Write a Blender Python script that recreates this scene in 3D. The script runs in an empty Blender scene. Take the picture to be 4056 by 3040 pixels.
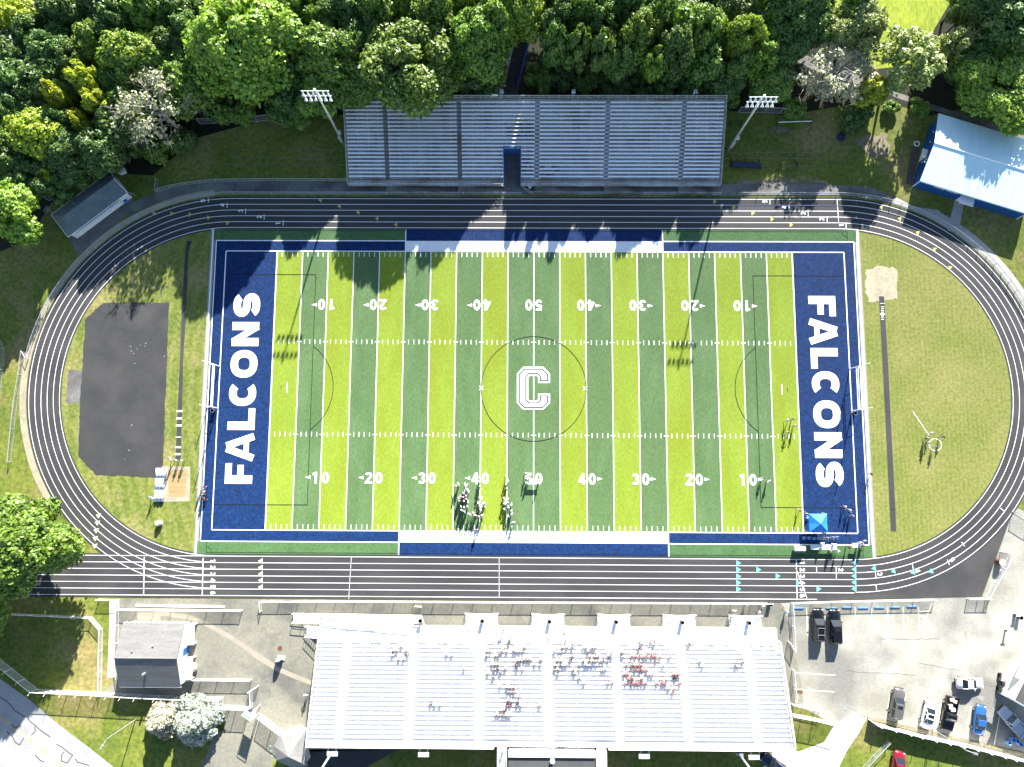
import bpy, math, random
import numpy as np
from mathutils import Vector, Matrix, Euler
from mathutils.geometry import tessellate_polygon
R_ = math.radians
random.seed(7)
S = bpy.context.scene
COL = S.collection

# ------------------------------------------------------------------ camera, sky, sun, exposure
CAM_LOC = Vector((-2.75516, -13.16059, 122.79532))
CAM_ROT = Euler((0.1137198, 0.0077575, 0.0048435), 'XYZ')
FPX = 2813.0                       # focal length in pixels of the 4056 px wide photograph
cam_d = bpy.data.cameras.new('camera')
cam = bpy.data.objects.new('camera', cam_d)
COL.objects.link(cam)
cam.location = CAM_LOC
cam.rotation_euler = CAM_ROT
cam_d.sensor_fit = 'HORIZONTAL'
cam_d.sensor_width = 36.0
cam_d.lens = 36.0 * FPX / 4056
cam_d.clip_start = 1.0
cam_d.clip_end = 3000.0
S.camera = cam

SUN_EL, SUN_AZ = R_(25.4), R_(13.8)      # azimuth from +Y towards +X
w = bpy.data.worlds.new('World')
S.world = w
w.use_nodes = True
nt = w.node_tree
bg = nt.nodes['Background']
sky = nt.nodes.new('ShaderNodeTexSky')
sky.sky_type = 'NISHITA'
sky.sun_disc = False
sky.sun_elevation = SUN_EL
sky.sun_rotation = SUN_AZ
sky.air_density = 1.0
sky.dust_density = 0.6
sky.ozone_density = 2.0
nt.links.new(sky.outputs[0], bg.inputs[0])
bg.inputs[1].default_value = 0.065
sun_d = bpy.data.lights.new('sun', 'SUN')
sun_d.energy = 5.0
sun_d.angle = R_(0.53)
sun_d.color = (1.0, 0.965, 0.90)
sun = bpy.data.objects.new('sun', sun_d)
COL.objects.link(sun)
sdir = Vector((math.sin(SUN_AZ)*math.cos(SUN_EL), math.cos(SUN_AZ)*math.cos(SUN_EL), math.sin(SUN_EL)))
sun.rotation_euler = sdir.to_track_quat('Z', 'Y').to_euler()
sun.location = (0, 0, 200)
S.view_settings.view_transform = 'Standard'
S.view_settings.look = 'None'
S.view_settings.gamma = 1.0
S.view_settings.use_curve_mapping = False
S.view_settings.exposure = 2.0

# ------------------------------------------------------------------ surveying: a pixel of the photograph -> a point in the place
CR = {'O':(0,0,1.8336),'K1':(0,0,.6152),'K2':(1000,0,.6152),'K3':(2000,0,.6152),'K4':(3000,0,.61503),'K5':(0,1000,.6152),
 'K6':(1000,1000,.6152),'K7':(2000,1000,.6152),'K8':(3000,1000,.61503),'L1':(0,2000,.62726),'L2':(1000,2000,.62726),
 'L3':(2000,2000,.62726),'L4':(3000,2000,.62708),'M1':(1000,2380,.31646),'M2':(1900,2380,.27137),'M3':(2420,2380,.35262),
 'M4':(1900,2700,.31646),'M5':(2900,2500,.32573),'M6':(3600,2100,.27737),'M7':(3600,2560,.28952),'M8':(850,2650,.23518),
 'N1':(3550,350,.36195),'N2':(2850,350,.29385),'N3':(1850,80,.4344),'N4':(740,1380,.41002),'N5':(0,2350,.41632),
 'N6':(400,2350,.31646),'N7':(550,1800,.22912),'N8':(150,600,.24864),'L5':(3300,2600,.34177),'L6':(1700,1850,.22604),
 'L7':(3050,1950,.21107),'L8':(3050,2350,.20344)}
CM = CAM_ROT.to_matrix()
def P(u, v, z=0.0):
    d = CM @ Vector(((u-2028)/FPX, -(v-1520)/FPX, -1.0))
    t = (z-CAM_LOC.z)/d.z
    return CAM_LOC + d*t
def g(c, x, y, z=0.0):
    o = CR[c]
    return P(o[0]+x*o[2], o[1]+y*o[2], z)
def gp(c, pts, z=0.0):
    return [g(c, x, y, z).to_2d() for x, y in pts]

# ------------------------------------------------------------------ materials
MATS = {}
# one reflectance factor per kind of surface, judged against the sunlit parts of the photograph
ALB = {'lime turf':.80,'green turf':.93,'side green turf':.84,'blue turf':.90,'track asphalt':.76,'old asphalt':.82,'plaza concrete':.76,'parking lot pavement':.88,'bleached road asphalt':.80,
 'grey shingles':.80,'walkway concrete':.80,'pale concrete':.80,'lawn grass':.86,'infield grass green':.86,'infield grass dry':.88,'meadow grass':.85,'pale trodden dirt':.75,'pit sand':.8,
 'stained deck plank':.68,'grey membrane roof':.75,'track curb concrete':.75,'bare dirt':.9,'silvery needles':.72,'tan tinged needles':.72,'slate blue shingles':1.35,'weathered wood':.9,'white painted steel':1.0}
def mat(name, c1, c2=None, s=0.3, rough=0.85, fine=0.0, fs=6.0, metal=0.0, spec=0.25, det=4.0, ramp=(0.35, 0.65), stretch=None,
        isl=0.0, trans=0.0, c3=None, s3=0.05, bump=0.0, dr=0.0, coat=0.0, stripes=None):
    m = bpy.data.materials.new(name)
    MATS[name] = m
    ka = ALB.get(name, 1.0)
    c1, c2, c3 = (tuple(q*ka for q in c) if c else c for c in (c1, c2, c3))
    if stripes: stripes = (*stripes[:2], tuple(q*ka for q in stripes[2]), stripes[3])
    m.use_nodes = True
    n, l = m.node_tree.nodes, m.node_tree.links
    b = n['Principled BSDF']
    b.inputs['Roughness'].default_value = rough
    b.inputs['Metallic'].default_value = metal
    b.inputs['Specular IOR Level'].default_value = spec
    if dr: b.inputs['Diffuse Roughness'].default_value = dr
    if coat:
        b.inputs['Coat Weight'].default_value = coat
        b.inputs['Coat Roughness'].default_value = 0.05
    tc = n.new('ShaderNodeTexCoord')
    vec = tc.outputs['Object']
    if stretch:
        mp = n.new('ShaderNodeMapping')
        mp.inputs['Scale'].default_value = stretch
        l.new(vec, mp.inputs['Vector']); vec = mp.outputs[0]
    def noise(sc, d=det):
        t = n.new('ShaderNodeTexNoise')
        t.inputs['Scale'].default_value = sc
        t.inputs['Detail'].default_value = d
        t.inputs['Roughness'].default_value = 0.62
        l.new(vec, t.inputs['Vector'])
        return t.outputs['Fac']
    def mix(fac, a, bb, mode='MIX'):
        x = n.new('ShaderNodeMix'); x.data_type = 'RGBA'; x.blend_type = mode
        if isinstance(fac, float): x.inputs[0].default_value = fac
        else: l.new(fac, x.inputs[0])
        for i, q in ((6, a), (7, bb)):
            if isinstance(q, tuple): x.inputs[i].default_value = q if len(q) == 4 else (*q, 1)
            else: l.new(q, x.inputs[i])
        return x.outputs[2]
    def rng(src, lo, hi, a=0.0, bb=1.0):
        x = n.new('ShaderNodeMapRange')
        l.new(src, x.inputs[0])
        x.inputs[1].default_value = lo; x.inputs[2].default_value = hi
        x.inputs[3].default_value = a; x.inputs[4].default_value = bb
        return x.outputs[0]
    out = (*c1, 1)
    if c2: out = mix(rng(noise(s), *ramp), c1, c2)
    if c3: out = mix(rng(noise(s3, 3.0), 0.48, 0.66), out, c3)
    if stripes:
        axis, sc, cs, amt = stripes
        wv = n.new('ShaderNodeTexWave')
        wv.wave_type = 'RINGS' if axis == 'R' else 'BANDS'
        if axis == 'R': wv.rings_direction = 'Z'
        else: wv.bands_direction = axis
        wv.inputs['Scale'].default_value = sc
        wv.inputs['Distortion'].default_value = 1.2
        wv.inputs['Detail'].default_value = 2.0
        wv.inputs['Detail Scale'].default_value = 0.4
        l.new(tc.outputs['Object'], wv.inputs['Vector'])
        out = mix(rng(wv.outputs['Fac'], 0.3, 0.9, 0.0, amt), out, cs)
    if fine:
        f = rng(noise(fs, 3.0), 0.25, 0.75, 1-fine, 1+fine)
        cc = n.new('ShaderNodeCombineColor')
        for i in range(3): l.new(f, cc.inputs[i])
        out = mix(1.0, out, cc.outputs[0], 'MULTIPLY')
    if isl:
        ge = n.new('ShaderNodeNewGeometry')
        f = rng(ge.outputs['Random Per Island'], 0, 1, 1-isl, 1+isl)
        oi = n.new('ShaderNodeObjectInfo')
        f2 = rng(oi.outputs['Random'], 0, 1, 0.86, 1.14)
        hs_ = n.new('ShaderNodeHueSaturation'); l.new(rng(oi.outputs['Random'], 0, 1, 0.487, 0.510), hs_.inputs['Hue']); l.new(out, hs_.inputs['Color']); out = hs_.outputs[0]
        mm = n.new('ShaderNodeMath'); mm.operation = 'MULTIPLY'
        l.new(f, mm.inputs[0]); l.new(f2, mm.inputs[1])
        cc = n.new('ShaderNodeCombineColor')
        for i in range(3): l.new(mm.outputs[0], cc.inputs[i])
        out = mix(1.0, out, cc.outputs[0], 'MULTIPLY')
    if isinstance(out, tuple): b.inputs['Base Color'].default_value = out
    else: l.new(out, b.inputs['Base Color'])
    if bump:
        bp = n.new('ShaderNodeBump'); bp.inputs['Strength'].default_value = bump; bp.inputs['Distance'].default_value = 0.05
        l.new(noise(fs), bp.inputs['Height']); l.new(bp.outputs[0], b.inputs['Normal'])
    if trans:
        tr = n.new('ShaderNodeBsdfTranslucent')
        if isinstance(out, tuple): tr.inputs[0].default_value = out
        else: l.new(mix(1.0, out, (1.25, 1.2, 0.6), 'MULTIPLY'), tr.inputs[0])
        ms = n.new('ShaderNodeMixShader'); ms.inputs[0].default_value = trans
        l.new(b.outputs[0], ms.inputs[1]); l.new(tr.outputs[0], ms.inputs[2])
        l.new(ms.outputs[0], n['Material Output'].inputs[0])
    return m
def wire_mat(name, col, cover, rough=0.5):
    """chain link: crossing diagonal wires, open between them"""
    m = mat(name, col, rough=rough, metal=0.3)
    n, l = m.node_tree.nodes, m.node_tree.links
    tc = n.new('ShaderNodeTexCoord')
    ws = []
    for sx in (1, -1):
        sep = n.new('ShaderNodeSeparateXYZ'); l.new(tc.outputs['Object'], sep.inputs[0])
        a = n.new('ShaderNodeMath'); a.operation = 'ADD'; l.new(sep.outputs[0], a.inputs[0]); l.new(sep.outputs[1], a.inputs[1])
        z = n.new('ShaderNodeMath'); z.operation = 'MULTIPLY'; z.inputs[1].default_value = sx; l.new(sep.outputs[2], z.inputs[0])
        t = n.new('ShaderNodeMath'); t.operation = 'ADD'; l.new(a.outputs[0], t.inputs[0]); l.new(z.outputs[0], t.inputs[1])
        q = n.new('ShaderNodeMath'); q.operation = 'MULTIPLY'; q.inputs[1].default_value = 12.0; l.new(t.outputs[0], q.inputs[0])
        fr = n.new('ShaderNodeMath'); fr.operation = 'FRACT'; l.new(q.outputs[0], fr.inputs[0])
        lt = n.new('ShaderNodeMath'); lt.operation = 'LESS_THAN'; lt.inputs[1].default_value = cover/2; l.new(fr.outputs[0], lt.inputs[0])
        ws.append(lt.outputs[0])
    mx = n.new('ShaderNodeMath'); mx.operation = 'MAXIMUM'; l.new(ws[0], mx.inputs[0]); l.new(ws[1], mx.inputs[1])
    tp = n.new('ShaderNodeBsdfTransparent')
    ms = n.new('ShaderNodeMixShader')
    l.new(mx.outputs[0], ms.inputs[0]); l.new(tp.outputs[0], ms.inputs[1])
    l.new(n['Principled BSDF'].outputs[0], ms.inputs[2]); l.new(ms.outputs[0], n['Material Output'].inputs[0])
    return m

m_ground = mat('lawn grass', (0.190, 0.215, 0.034), (0.115, 0.160, 0.022), 0.12, c3=(0.29, 0.24, 0.09), s3=0.07, fine=0.45, fs=1.4, dr=0.6)
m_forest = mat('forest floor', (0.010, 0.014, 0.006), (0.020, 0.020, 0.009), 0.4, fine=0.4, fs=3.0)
m_meadow = mat('meadow grass', (0.27, 0.33, 0.022), (0.20, 0.26, 0.02), 0.3, fine=0.35, fs=1.5, stretch=(1.5, 0.6, 1))
m_dleft = mat('infield grass green', (0.205, 0.235, 0.042), (0.130, 0.180, 0.028), 0.22, c3=(0.31, 0.275, 0.105), s3=0.09, fine=0.45, fs=1.6, dr=0.6, stripes=('R', 0.16, (0.29, 0.28, 0.10), 0.35))
m_dright = mat('infield grass dry', (0.262, 0.262, 0.070), (0.180, 0.222, 0.036), 0.09, fine=0.34, fs=2.0, dr=0.6, ramp=(.40, .62), stripes=('X', 0.42, (0.31, 0.275, 0.11), 0.30))
m_track = mat('track asphalt', (0.068, 0.066, 0.066), (0.054, 0.053, 0.054), 0.12, fine=0.18, fs=7.0, c3=(0.078, 0.076, 0.075), s3=0.07, stretch=(0.6, 1.4, 1))
m_apron = mat('old asphalt', (0.062, 0.061, 0.062), (0.048, 0.048, 0.050), 0.25, fine=0.2, fs=6.0, c3=(0.074, 0.072, 0.070), s3=0.1)
m_lime = mat('lime turf', (0.330, 0.437, 0.046), (0.280, 0.388, 0.034), 0.12, fine=0.24, fs=2.6, dr=1.0, stretch=(2.2, 0.7, 1), c3=(0.30, 0.37, 0.028), s3=0.06)
m_dark = mat('green turf', (0.138, 0.232, 0.092), (0.098, 0.182, 0.064), 0.14, fine=0.28, fs=2.6, dr=1.0, stretch=(2.2, 0.7, 1), c3=(0.115, 0.20, 0.07), s3=0.06)
m_side = mat('side green turf', (0.105, 0.215, 0.082), (0.082, 0.180, 0.064), 0.3, fine=0.28, fs=2.6, dr=1.0)
m_blue = mat('blue turf', (0.0055, 0.040, 0.150), (0.0035, 0.027, 0.115), 0.9, fine=0.6, fs=2.4, dr=1.0)
m_white = mat('white turf paint', (0.80, 0.80, 0.80), (0.74, 0.74, 0.74), 0.8, fine=0.05, fs=6)
m_line = mat('white line paint', (0.82, 0.82, 0.82), rough=0.7)
m_black = mat('black line turf', (0.012, 0.014, 0.012), rough=0.9)
m_greyline = mat('grey line turf', (0.035, 0.035, 0.04), rough=0.9)
m_yel = mat('yellow track paint', (0.52, 0.43, 0.13), (0.42, 0.35, 0.12), 3.0)
m_cream = mat('cream track paint', (0.62, 0.60, 0.40))
m_teal = mat('pale teal track paint', (0.16, 0.50, 0.55))
m_curb = mat('track curb concrete', (0.40, 0.40, 0.36), (0.32, 0.33, 0.28), 0.6, fine=0.15)
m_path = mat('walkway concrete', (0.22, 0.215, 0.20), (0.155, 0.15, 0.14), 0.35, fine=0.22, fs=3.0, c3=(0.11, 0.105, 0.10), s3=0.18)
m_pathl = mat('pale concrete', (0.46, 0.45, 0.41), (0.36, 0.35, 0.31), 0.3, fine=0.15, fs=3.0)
m_plaza = mat('plaza concrete', (0.315, 0.300, 0.232), (0.245, 0.237, 0.192), 0.10, fine=0.18, fs=2.2, c3=(0.170, 0.168, 0.150), s3=0.13, dr=0.5)
m_lot = mat('parking lot pavement', (0.50, 0.485, 0.415), (0.300, 0.287, 0.235), 0.055, fine=0.16, fs=2.5, c3=(0.235, 0.228, 0.20), s3=0.075, ramp=(.40, .60), dr=0.5)
m_drive = mat('bright driveway concrete', (0.78, 0.76, 0.70), (0.66, 0.64, 0.57), 0.2, fine=0.06)
m_road = mat('bleached road asphalt', (0.46, 0.455, 0.43), (0.36, 0.355, 0.35), 0.22, fine=0.14, fs=3.0)
m_crack = mat('crack sealant', (0.03, 0.03, 0.03))
m_roadyel = mat('worn yellow road paint', (0.42, 0.30, 0.14), (0.50, 0.46, 0.36), 0.8)
m_lotyel = mat('pale yellow lot paint', (0.80, 0.78, 0.50))
m_sand = mat('pit sand', (0.44, 0.32, 0.15), (0.36, 0.25, 0.11), 0.6, fine=0.15, fs=5, stretch=(0.3, 3, 1))
m_sandrim = mat('pale trodden dirt', (0.50, 0.43, 0.31), (0.36, 0.32, 0.22), 0.5, fine=0.2, fs=2.5)
m_dirt = mat('bare dirt', (0.24, 0.20, 0.14), (0.15, 0.14, 0.07), 0.6, fine=0.3, fs=2)
m_alu = mat('weathered aluminium', (0.90, 0.91, 0.92), (0.86, 0.87, 0.88), 0.3, rough=0.35, fine=0.08, stretch=(0.3, 3, 1))
m_alud = mat('stained deck plank', (0.62, 0.61, 0.60), (0.47, 0.45, 0.42), 0.3, rough=0.5, metal=0.2, fine=0.25, fs=3, c3=(0.36, 0.30, 0.24), s3=0.22)
m_rust = mat('rusty deck', (0.07, 0.045, 0.035), (0.16, 0.13, 0.12), 1.8, fine=0.4, fs=5)
m_hseat = mat('bright bare aluminium', (0.86, 0.86, 0.86), (0.82, 0.82, 0.83), 0.4, rough=0.5)
m_hdeck = mat('bright tread plank', (0.68, 0.68, 0.68), (0.63, 0.635, 0.64), 0.3, rough=0.6, fine=0.04)
m_steel = mat('galvanised steel', (0.50, 0.52, 0.54), (0.42, 0.44, 0.46), 2.0, rough=0.45, metal=0.4)
m_wsteel = mat('white painted steel', (0.80, 0.80, 0.80), rough=0.4)
m_blksteel = mat('black painted steel', (0.015, 0.016, 0.02), rough=0.5)
m_bluepaint = mat('blue painted steel', (0.03, 0.12, 0.34), rough=0.5)
m_chain = wire_mat('chain link mesh', (0.50, 0.52, 0.52), 0.20)
m_chainw = wire_mat('bright chain link mesh', (0.72, 0.72, 0.70), 0.42)
m_shinglel = mat('grey shingles', (0.225, 0.22, 0.21), (0.175, 0.172, 0.168), 0.5, fine=0.25, fs=4, stretch=(0.5, 3.0, 1))
m_shingleb = mat('slate blue shingles', (0.10, 0.125, 0.13), (0.075, 0.10, 0.11), 0.6, fine=0.3, fs=4)
m_wallw = mat('white block wall', (0.76, 0.75, 0.72), (0.68, 0.67, 0.64), 0.7, rough=0.7)
m_wallb = mat('blue metal siding', (0.012, 0.075, 0.24), (0.010, 0.062, 0.21), 0.3, rough=0.45, fine=0.1, fs=3, stretch=(6, 6, .2))
m_roofm = mat('pale metal roof', (0.60, 0.78, 0.82), (0.54, 0.74, 0.79), 0.3, rough=0.35, fine=0.05, fs=3, stretch=(3, .2, 1))
m_roofg = mat('grey membrane roof', (0.115, 0.113, 0.112), (0.095, 0.094, 0.094), 0.5, fine=0.12, fs=4)
m_glass = mat('dark glass', (0.012, 0.016, 0.02), rough=0.06, spec=0.8)
m_tyre = mat('tyre rubber', (0.012, 0.012, 0.013), rough=0.9)
m_rim = mat('alloy rim', (0.45, 0.46, 0.48), rough=0.3, metal=0.8)
m_lamp = mat('headlight plastic', (0.75, 0.76, 0.78), rough=0.15, spec=0.6)
m_tail = mat('tail light plastic', (0.30, 0.01, 0.01), rough=0.2)
m_plastic = mat('black plastic', (0.02, 0.02, 0.022), rough=0.6)
m_canvas = mat('blue canopy fabric', (0.03, 0.22, 0.66), (0.02, 0.17, 0.55), 0.8, rough=0.6, fine=0.05)
m_tarp = mat('white tarp', (0.70, 0.71, 0.72), (0.58, 0.59, 0.61), 0.9, rough=0.55, stretch=(2, .5, 1))
m_stone = mat('pale boulder stone', (0.55, 0.49, 0.42), (0.40, 0.36, 0.31), 1.6, fine=0.2, fs=4)
m_stoneg = mat('grey slab stone', (0.30, 0.30, 0.30), (0.20, 0.20, 0.20), 2.0, fine=0.2, fs=6)
m_wood = mat('weathered wood', (0.12, 0.105, 0.09), (0.075, 0.068, 0.06), 1.0, fine=0.25, fs=3, stretch=(1, 4, 1))
m_cover = mat('cardboard and pale cargo', (0.55, 0.45, 0.30), (0.66, 0.62, 0.55), 2.0)
m_brown = mat('rust brown metal', (0.16, 0.075, 0.045), (0.11, 0.055, 0.035), 2.0)
m_wheelstop = mat('blue painted concrete', (0.16, 0.36, 0.66), (0.13, 0.30, 0.58), 2.0)
m_bark = mat('bark', (0.085, 0.072, 0.058), (0.05, 0.042, 0.034), 3.0, fine=0.3, fs=6)
m_barkp = mat('pale dead bark', (0.42, 0.39, 0.34), (0.30, 0.28, 0.25), 3.0)
def leafm(name, a, b, isl=0.42, tr=0.32): return mat(name, a, b, 0.35, rough=0.42, isl=isl, trans=tr, spec=0.5)
LEAF = {
 'bright green': leafm('bright green leaves', (0.265, 0.380, 0.045), (0.160, 0.285, 0.032)),
 'mid green': leafm('mid green leaves', (0.190, 0.295, 0.040), (0.110, 0.205, 0.031)),
 'dark green': leafm('dark green leaves', (0.120, 0.205, 0.042), (0.070, 0.140, 0.033)),
 'yellow green': leafm('yellow green leaves', (0.360, 0.420, 0.035), (0.250, 0.330, 0.026)),
 'pale olive': leafm('pale olive leaves', (0.275, 0.325, 0.105), (0.180, 0.235, 0.065)),
 'whitish grey': leafm('whitish grey leaves', (0.400, 0.415, 0.275), (0.235, 0.260, 0.135), 0.4, 0.2),
 'silvery blue': leafm('silvery needles', (0.470, 0.530, 0.440), (0.320, 0.370, 0.290), 0.35, 0.05),
 'tan tinged': leafm('tan tinged needles', (0.500, 0.490, 0.370), (0.370, 0.330, 0.230), 0.35, 0.05),
}

# ------------------------------------------------------------------ mesh building
class MB:
    def __init__(s): s.v = []; s.f = []; s.m = []
    def add(s, vs, fs, mi=0):
        o = len(s.v); s.v += [tuple(q) for q in vs]
        for f in fs: s.f.append(tuple(i+o for i in f)); s.m.append(mi)
        return s
    def box(s, c, size, rz=0.0, mi=0, taper=1.0):
        hx, hy, hz = size[0]/2, size[1]/2, size[2]/2
        cs, sn = math.cos(rz), math.sin(rz)
        vs = []
        for dz, k in ((-hz, 1.0), (hz, taper)):
            for dx, dy in ((-hx, -hy), (hx, -hy), (hx, hy), (-hx, hy)):
                dx *= k; dy *= k
                vs.append((c[0]+dx*cs-dy*sn, c[1]+dx*sn+dy*cs, c[2]+dz))
        return s.add(vs, [(3,2,1,0),(4,5,6,7),(0,1,5,4),(1,2,6,5),(2,3,7,6),(3,0,4,7)], mi)
    def tube(s, a, b, r, r2=None, n=6, mi=0, cap=True):
        a, b = Vector(a), Vector(b); r2 = r if r2 is None else r2
        d = (b-a)
        if d.length < 1e-6: return s
        q = d.to_track_quat('Z', 'Y')
        vs = []
        for c, rr in ((a, r), (b, r2)):
            for i in range(n):
                t = 2*math.pi*i/n
                vs.append(c + q @ Vector((rr*math.cos(t), rr*math.sin(t), 0)))
        fs = [(i, (i+1) % n, n+(i+1) % n, n+i) for i in range(n)]
        if cap: fs += [tuple(range(n-1, -1, -1)), tuple(range(n, 2*n))]
        return s.add(vs, fs, mi)
    def path(s, pts, r, n=5, mi=0):
        for a, b in zip(pts, pts[1:]): s.tube(a, b, r, n=n, mi=mi)
        return s
    def flat(s, pts, z, mi=0):
        p3 = [Vector((q[0], q[1], 0)) for q in pts]
        tri = tessellate_polygon([p3])
        fs = []
        for t in tri:
            a, b, c = (p3[i] for i in t)
            fs.append(t if (b-a).cross(c-a).z > 0 else t[::-1])
        return s.add([(q[0], q[1], z) for q in pts], fs, mi)
    def prism(s, pts, z0, z1, mi=0):
        n = len(pts)
        s.flat(pts, z1, mi)
        ar = sum(pts[i][0]*pts[(i+1) % n][1]-pts[(i+1) % n][0]*pts[i][1] for i in range(n))
        if ar < 0: pts = pts[::-1]
        return s.add([(q[0], q[1], z0) for q in pts]+[(q[0], q[1], z1) for q in pts], [(i, (i+1) % n, n+(i+1) % n, n+i) for i in range(n)], mi)
    def strip(s, pts, wd, z, mi=0, closed=False):
        pts = [Vector((q[0], q[1])) for q in pts]
        n = len(pts); L = []; Rr = []
        for i in range(n):
            a = pts[i-1] if (i > 0 or closed) else None
            b = pts[(i+1) % n] if (i < n-1 or closed) else None
            d1 = (pts[i]-a).normalized() if a is not None else None
            d2 = (b-pts[i]).normalized() if b is not None else None
            d = d1 if d2 is None else d2 if d1 is None else (d1+d2)
            if d.length < 1e-6: d = d1
            d = d.normalized(); nn = Vector((-d.y, d.x))
            k = 1.0
            if d1 is not None and d2 is not None: k = 1/max(0.35, nn.dot(Vector((-d1.y, d1.x))))
            L.append(pts[i]+nn*wd/2*k); Rr.append(pts[i]-nn*wd/2*k)
        vs = [(q.x, q.y, z) for q in L]+[(q.x, q.y, z) for q in Rr]
        rn = range(n if closed else n-1)
        return s.add(vs, [(n+i, n+(i+1) % n, (i+1) % n, i) for i in rn], mi)
    def disc(s, c, r, z, n=20, mi=0):
        return s.flat([(c[0]+r*math.cos(2*math.pi*i/n), c[1]+r*math.sin(2*math.pi*i/n)) for i in range(n)], z, mi)
    def mesh(s, name, mats, smooth=False):
        me = bpy.data.meshes.new(name)
        me.from_pydata(s.v, [], s.f)
        for q in (mats if isinstance(mats, (list, tuple)) else [mats]): me.materials.append(q)
        me.polygons.foreach_set('material_index', s.m)
        if smooth: me.polygons.foreach_set('use_smooth', [True]*len(s.f))
        me.update()
        return me
    def build(s, name, mats, parent=None, smooth=False):
        return link(name, s.mesh(name, mats, smooth), parent)
def link(name, me, parent=None):
    o = bpy.data.objects.new(name, me); COL.objects.link(o)
    if parent is not None: o.parent = parent
    return o
def tag(o, label=None, cat=None, group=None, kind=None):
    if label: o['label'] = label
    if cat: o['category'] = cat
    if group: o['group'] = group
    if kind: o['kind'] = kind
    return o
def thing(name, label, cat, loc=(0,0,0), rz=0.0, group=None):
    o = bpy.data.objects.new(name, None); COL.objects.link(o)
    o.location = loc; o.rotation_euler = (0, 0, rz); o.empty_display_size = 0.2
    return tag(o, label, cat, group)
def struct(name, mb, mats, label=None, parent=None):
    o = mb.build(name, mats, parent)
    return tag(o, label, kind='structure') if parent is None else o
def sheet(name, polys, z, m, label=None):
    mb = MB()
    for i, q in enumerate(polys): mb.flat(q, z+.0035*i)
    return struct(name, mb, m, label)
def kids(o):
    return [c for c in bpy.data.objects if c.parent == o]
def copy_tree(o, parent=None):
    c = o.copy(); COL.objects.link(c)
    if parent is not None: c.parent = parent
    for ch in kids(o): copy_tree(ch, c)
    return c
ORD = ['first','second','third','fourth','fifth','sixth','seventh','eighth','ninth','tenth','eleventh','twelfth','thirteenth','fourteenth','fifteenth','sixteenth','seventeenth','eighteenth','nineteenth','twentieth','twenty first','twenty second','twenty third','twenty fourth','twenty fifth','twenty sixth','twenty seventh','twenty eighth','twenty ninth','thirtieth']
def arc(cx, cy, r, a0, a1, n=24):
    return [(cx+r*math.cos(R_(a0+(a1-a0)*i/n)), cy+r*math.sin(R_(a0+(a1-a0)*i/n))) for i in range(n+1)]
# ------------------------------------------------------------------ the ground and everything laid flat on it
Y = 0.9144
struct('ground', MB().add([(-420,-420,0),(420,-420,0),(420,420,0),(-420,420,0)], [(0,1,2,3)]), m_ground, 'patchy mown lawn around the stadium')
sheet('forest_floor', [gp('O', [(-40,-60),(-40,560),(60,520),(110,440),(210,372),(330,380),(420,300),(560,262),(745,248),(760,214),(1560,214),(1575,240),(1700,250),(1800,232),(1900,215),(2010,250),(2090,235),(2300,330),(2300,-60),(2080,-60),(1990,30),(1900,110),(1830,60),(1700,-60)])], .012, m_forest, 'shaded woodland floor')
sheet('meadow', [gp('O', [(1780,-40),(2080,-40),(2020,60),(1980,140),(1890,150),(1830,80)])], .02, m_meadow, 'sunlit meadow at the top edge')
# asphalt, concrete and road sheets
SY0 = -35.95
sheet('walkway', [gp('K1', [(440,1525),(505,1645),(640,1530),(800,1400),(985,1310),(1200,1255),(1400,1240),(1658,1238),(1658,1161),(1390,1163),(1200,1190),(1100,1207),(1000,1245),(940,1262),(845,1310),(852,1290),(800,1240),(740,1250)])
  + [(-33.5, 37.6), (-33.5, 35.25), (-35, 35.25)][0:0],
  [tuple(gp('K1',[(1600,1161)])[0]), tuple(gp('K1',[(1600,1238)])[0]), (-34.4,34.9), (-34.4,37.35)],
  [(-34.4, 37.35), (-34.4, 34.9), (33.6, 34.9), (33.6, 38.2), (-6, 38.2), (-6, 37.35)],
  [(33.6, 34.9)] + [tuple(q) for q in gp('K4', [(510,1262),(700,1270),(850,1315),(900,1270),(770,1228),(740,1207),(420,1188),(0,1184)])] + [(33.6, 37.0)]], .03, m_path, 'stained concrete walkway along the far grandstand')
sheet('curve_path', [arc(53.9, 0.1, 34.75, 84, -28, 40) + arc(53.9, 0.1, 36.7, -28, 60, 40) + [(72.3, 32.2)] + gp('K4', [(1000,1330),(900,1275)]),
   gp('N1', [(640,1215),(742,1245),(690,1545),(760,1600),(560,1560),(585,1450)])], .035, m_pathl, 'pale concrete path round the right hand bend')
sheet('bend_verge', [arc(-53.9, 0.1, 34.75, 96, 215, 50) + arc(-53.9, 0.1, 35.9, 215, 96, 50)], .033, m_sandrim, 'pale worn verge round the left hand bend')
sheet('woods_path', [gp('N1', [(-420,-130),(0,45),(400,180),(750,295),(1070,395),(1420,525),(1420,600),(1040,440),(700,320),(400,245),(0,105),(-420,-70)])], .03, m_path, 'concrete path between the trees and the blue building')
sheet('plaza', [[tuple(q) for q in gp('L1', [(735,592)])] + [(33, SY0), (41.5, SY0)] + [(43.3,-41),(44.6,-52),(41.0,-53.5),(41.5,-58)] + gp('L2', [(330,1560),(130,1600),(100,1520)]) + gp('L1', [(1420,1470),(1400,1240),(1200,1230),(640,1200),(735,1090)])], .03, m_plaza, 'worn concrete plaza in front of the near grandstand')
sheet('sidewalk', [gp('L1', [(692,608),(752,596),(732,660),(722,1090),(680,1092),(690,800)])], .036, m_drive, 'bright narrow sidewalk beside the fence')
sheet('gate_pad', [gp('M8', [(180,1010),(520,985),(560,1180),(920,1290),(1000,1500),(960,1700),(-250,1700),(-120,1400),(-30,1150)])], .033, m_plaza, 'pale concrete at the entrance gate')
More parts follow.
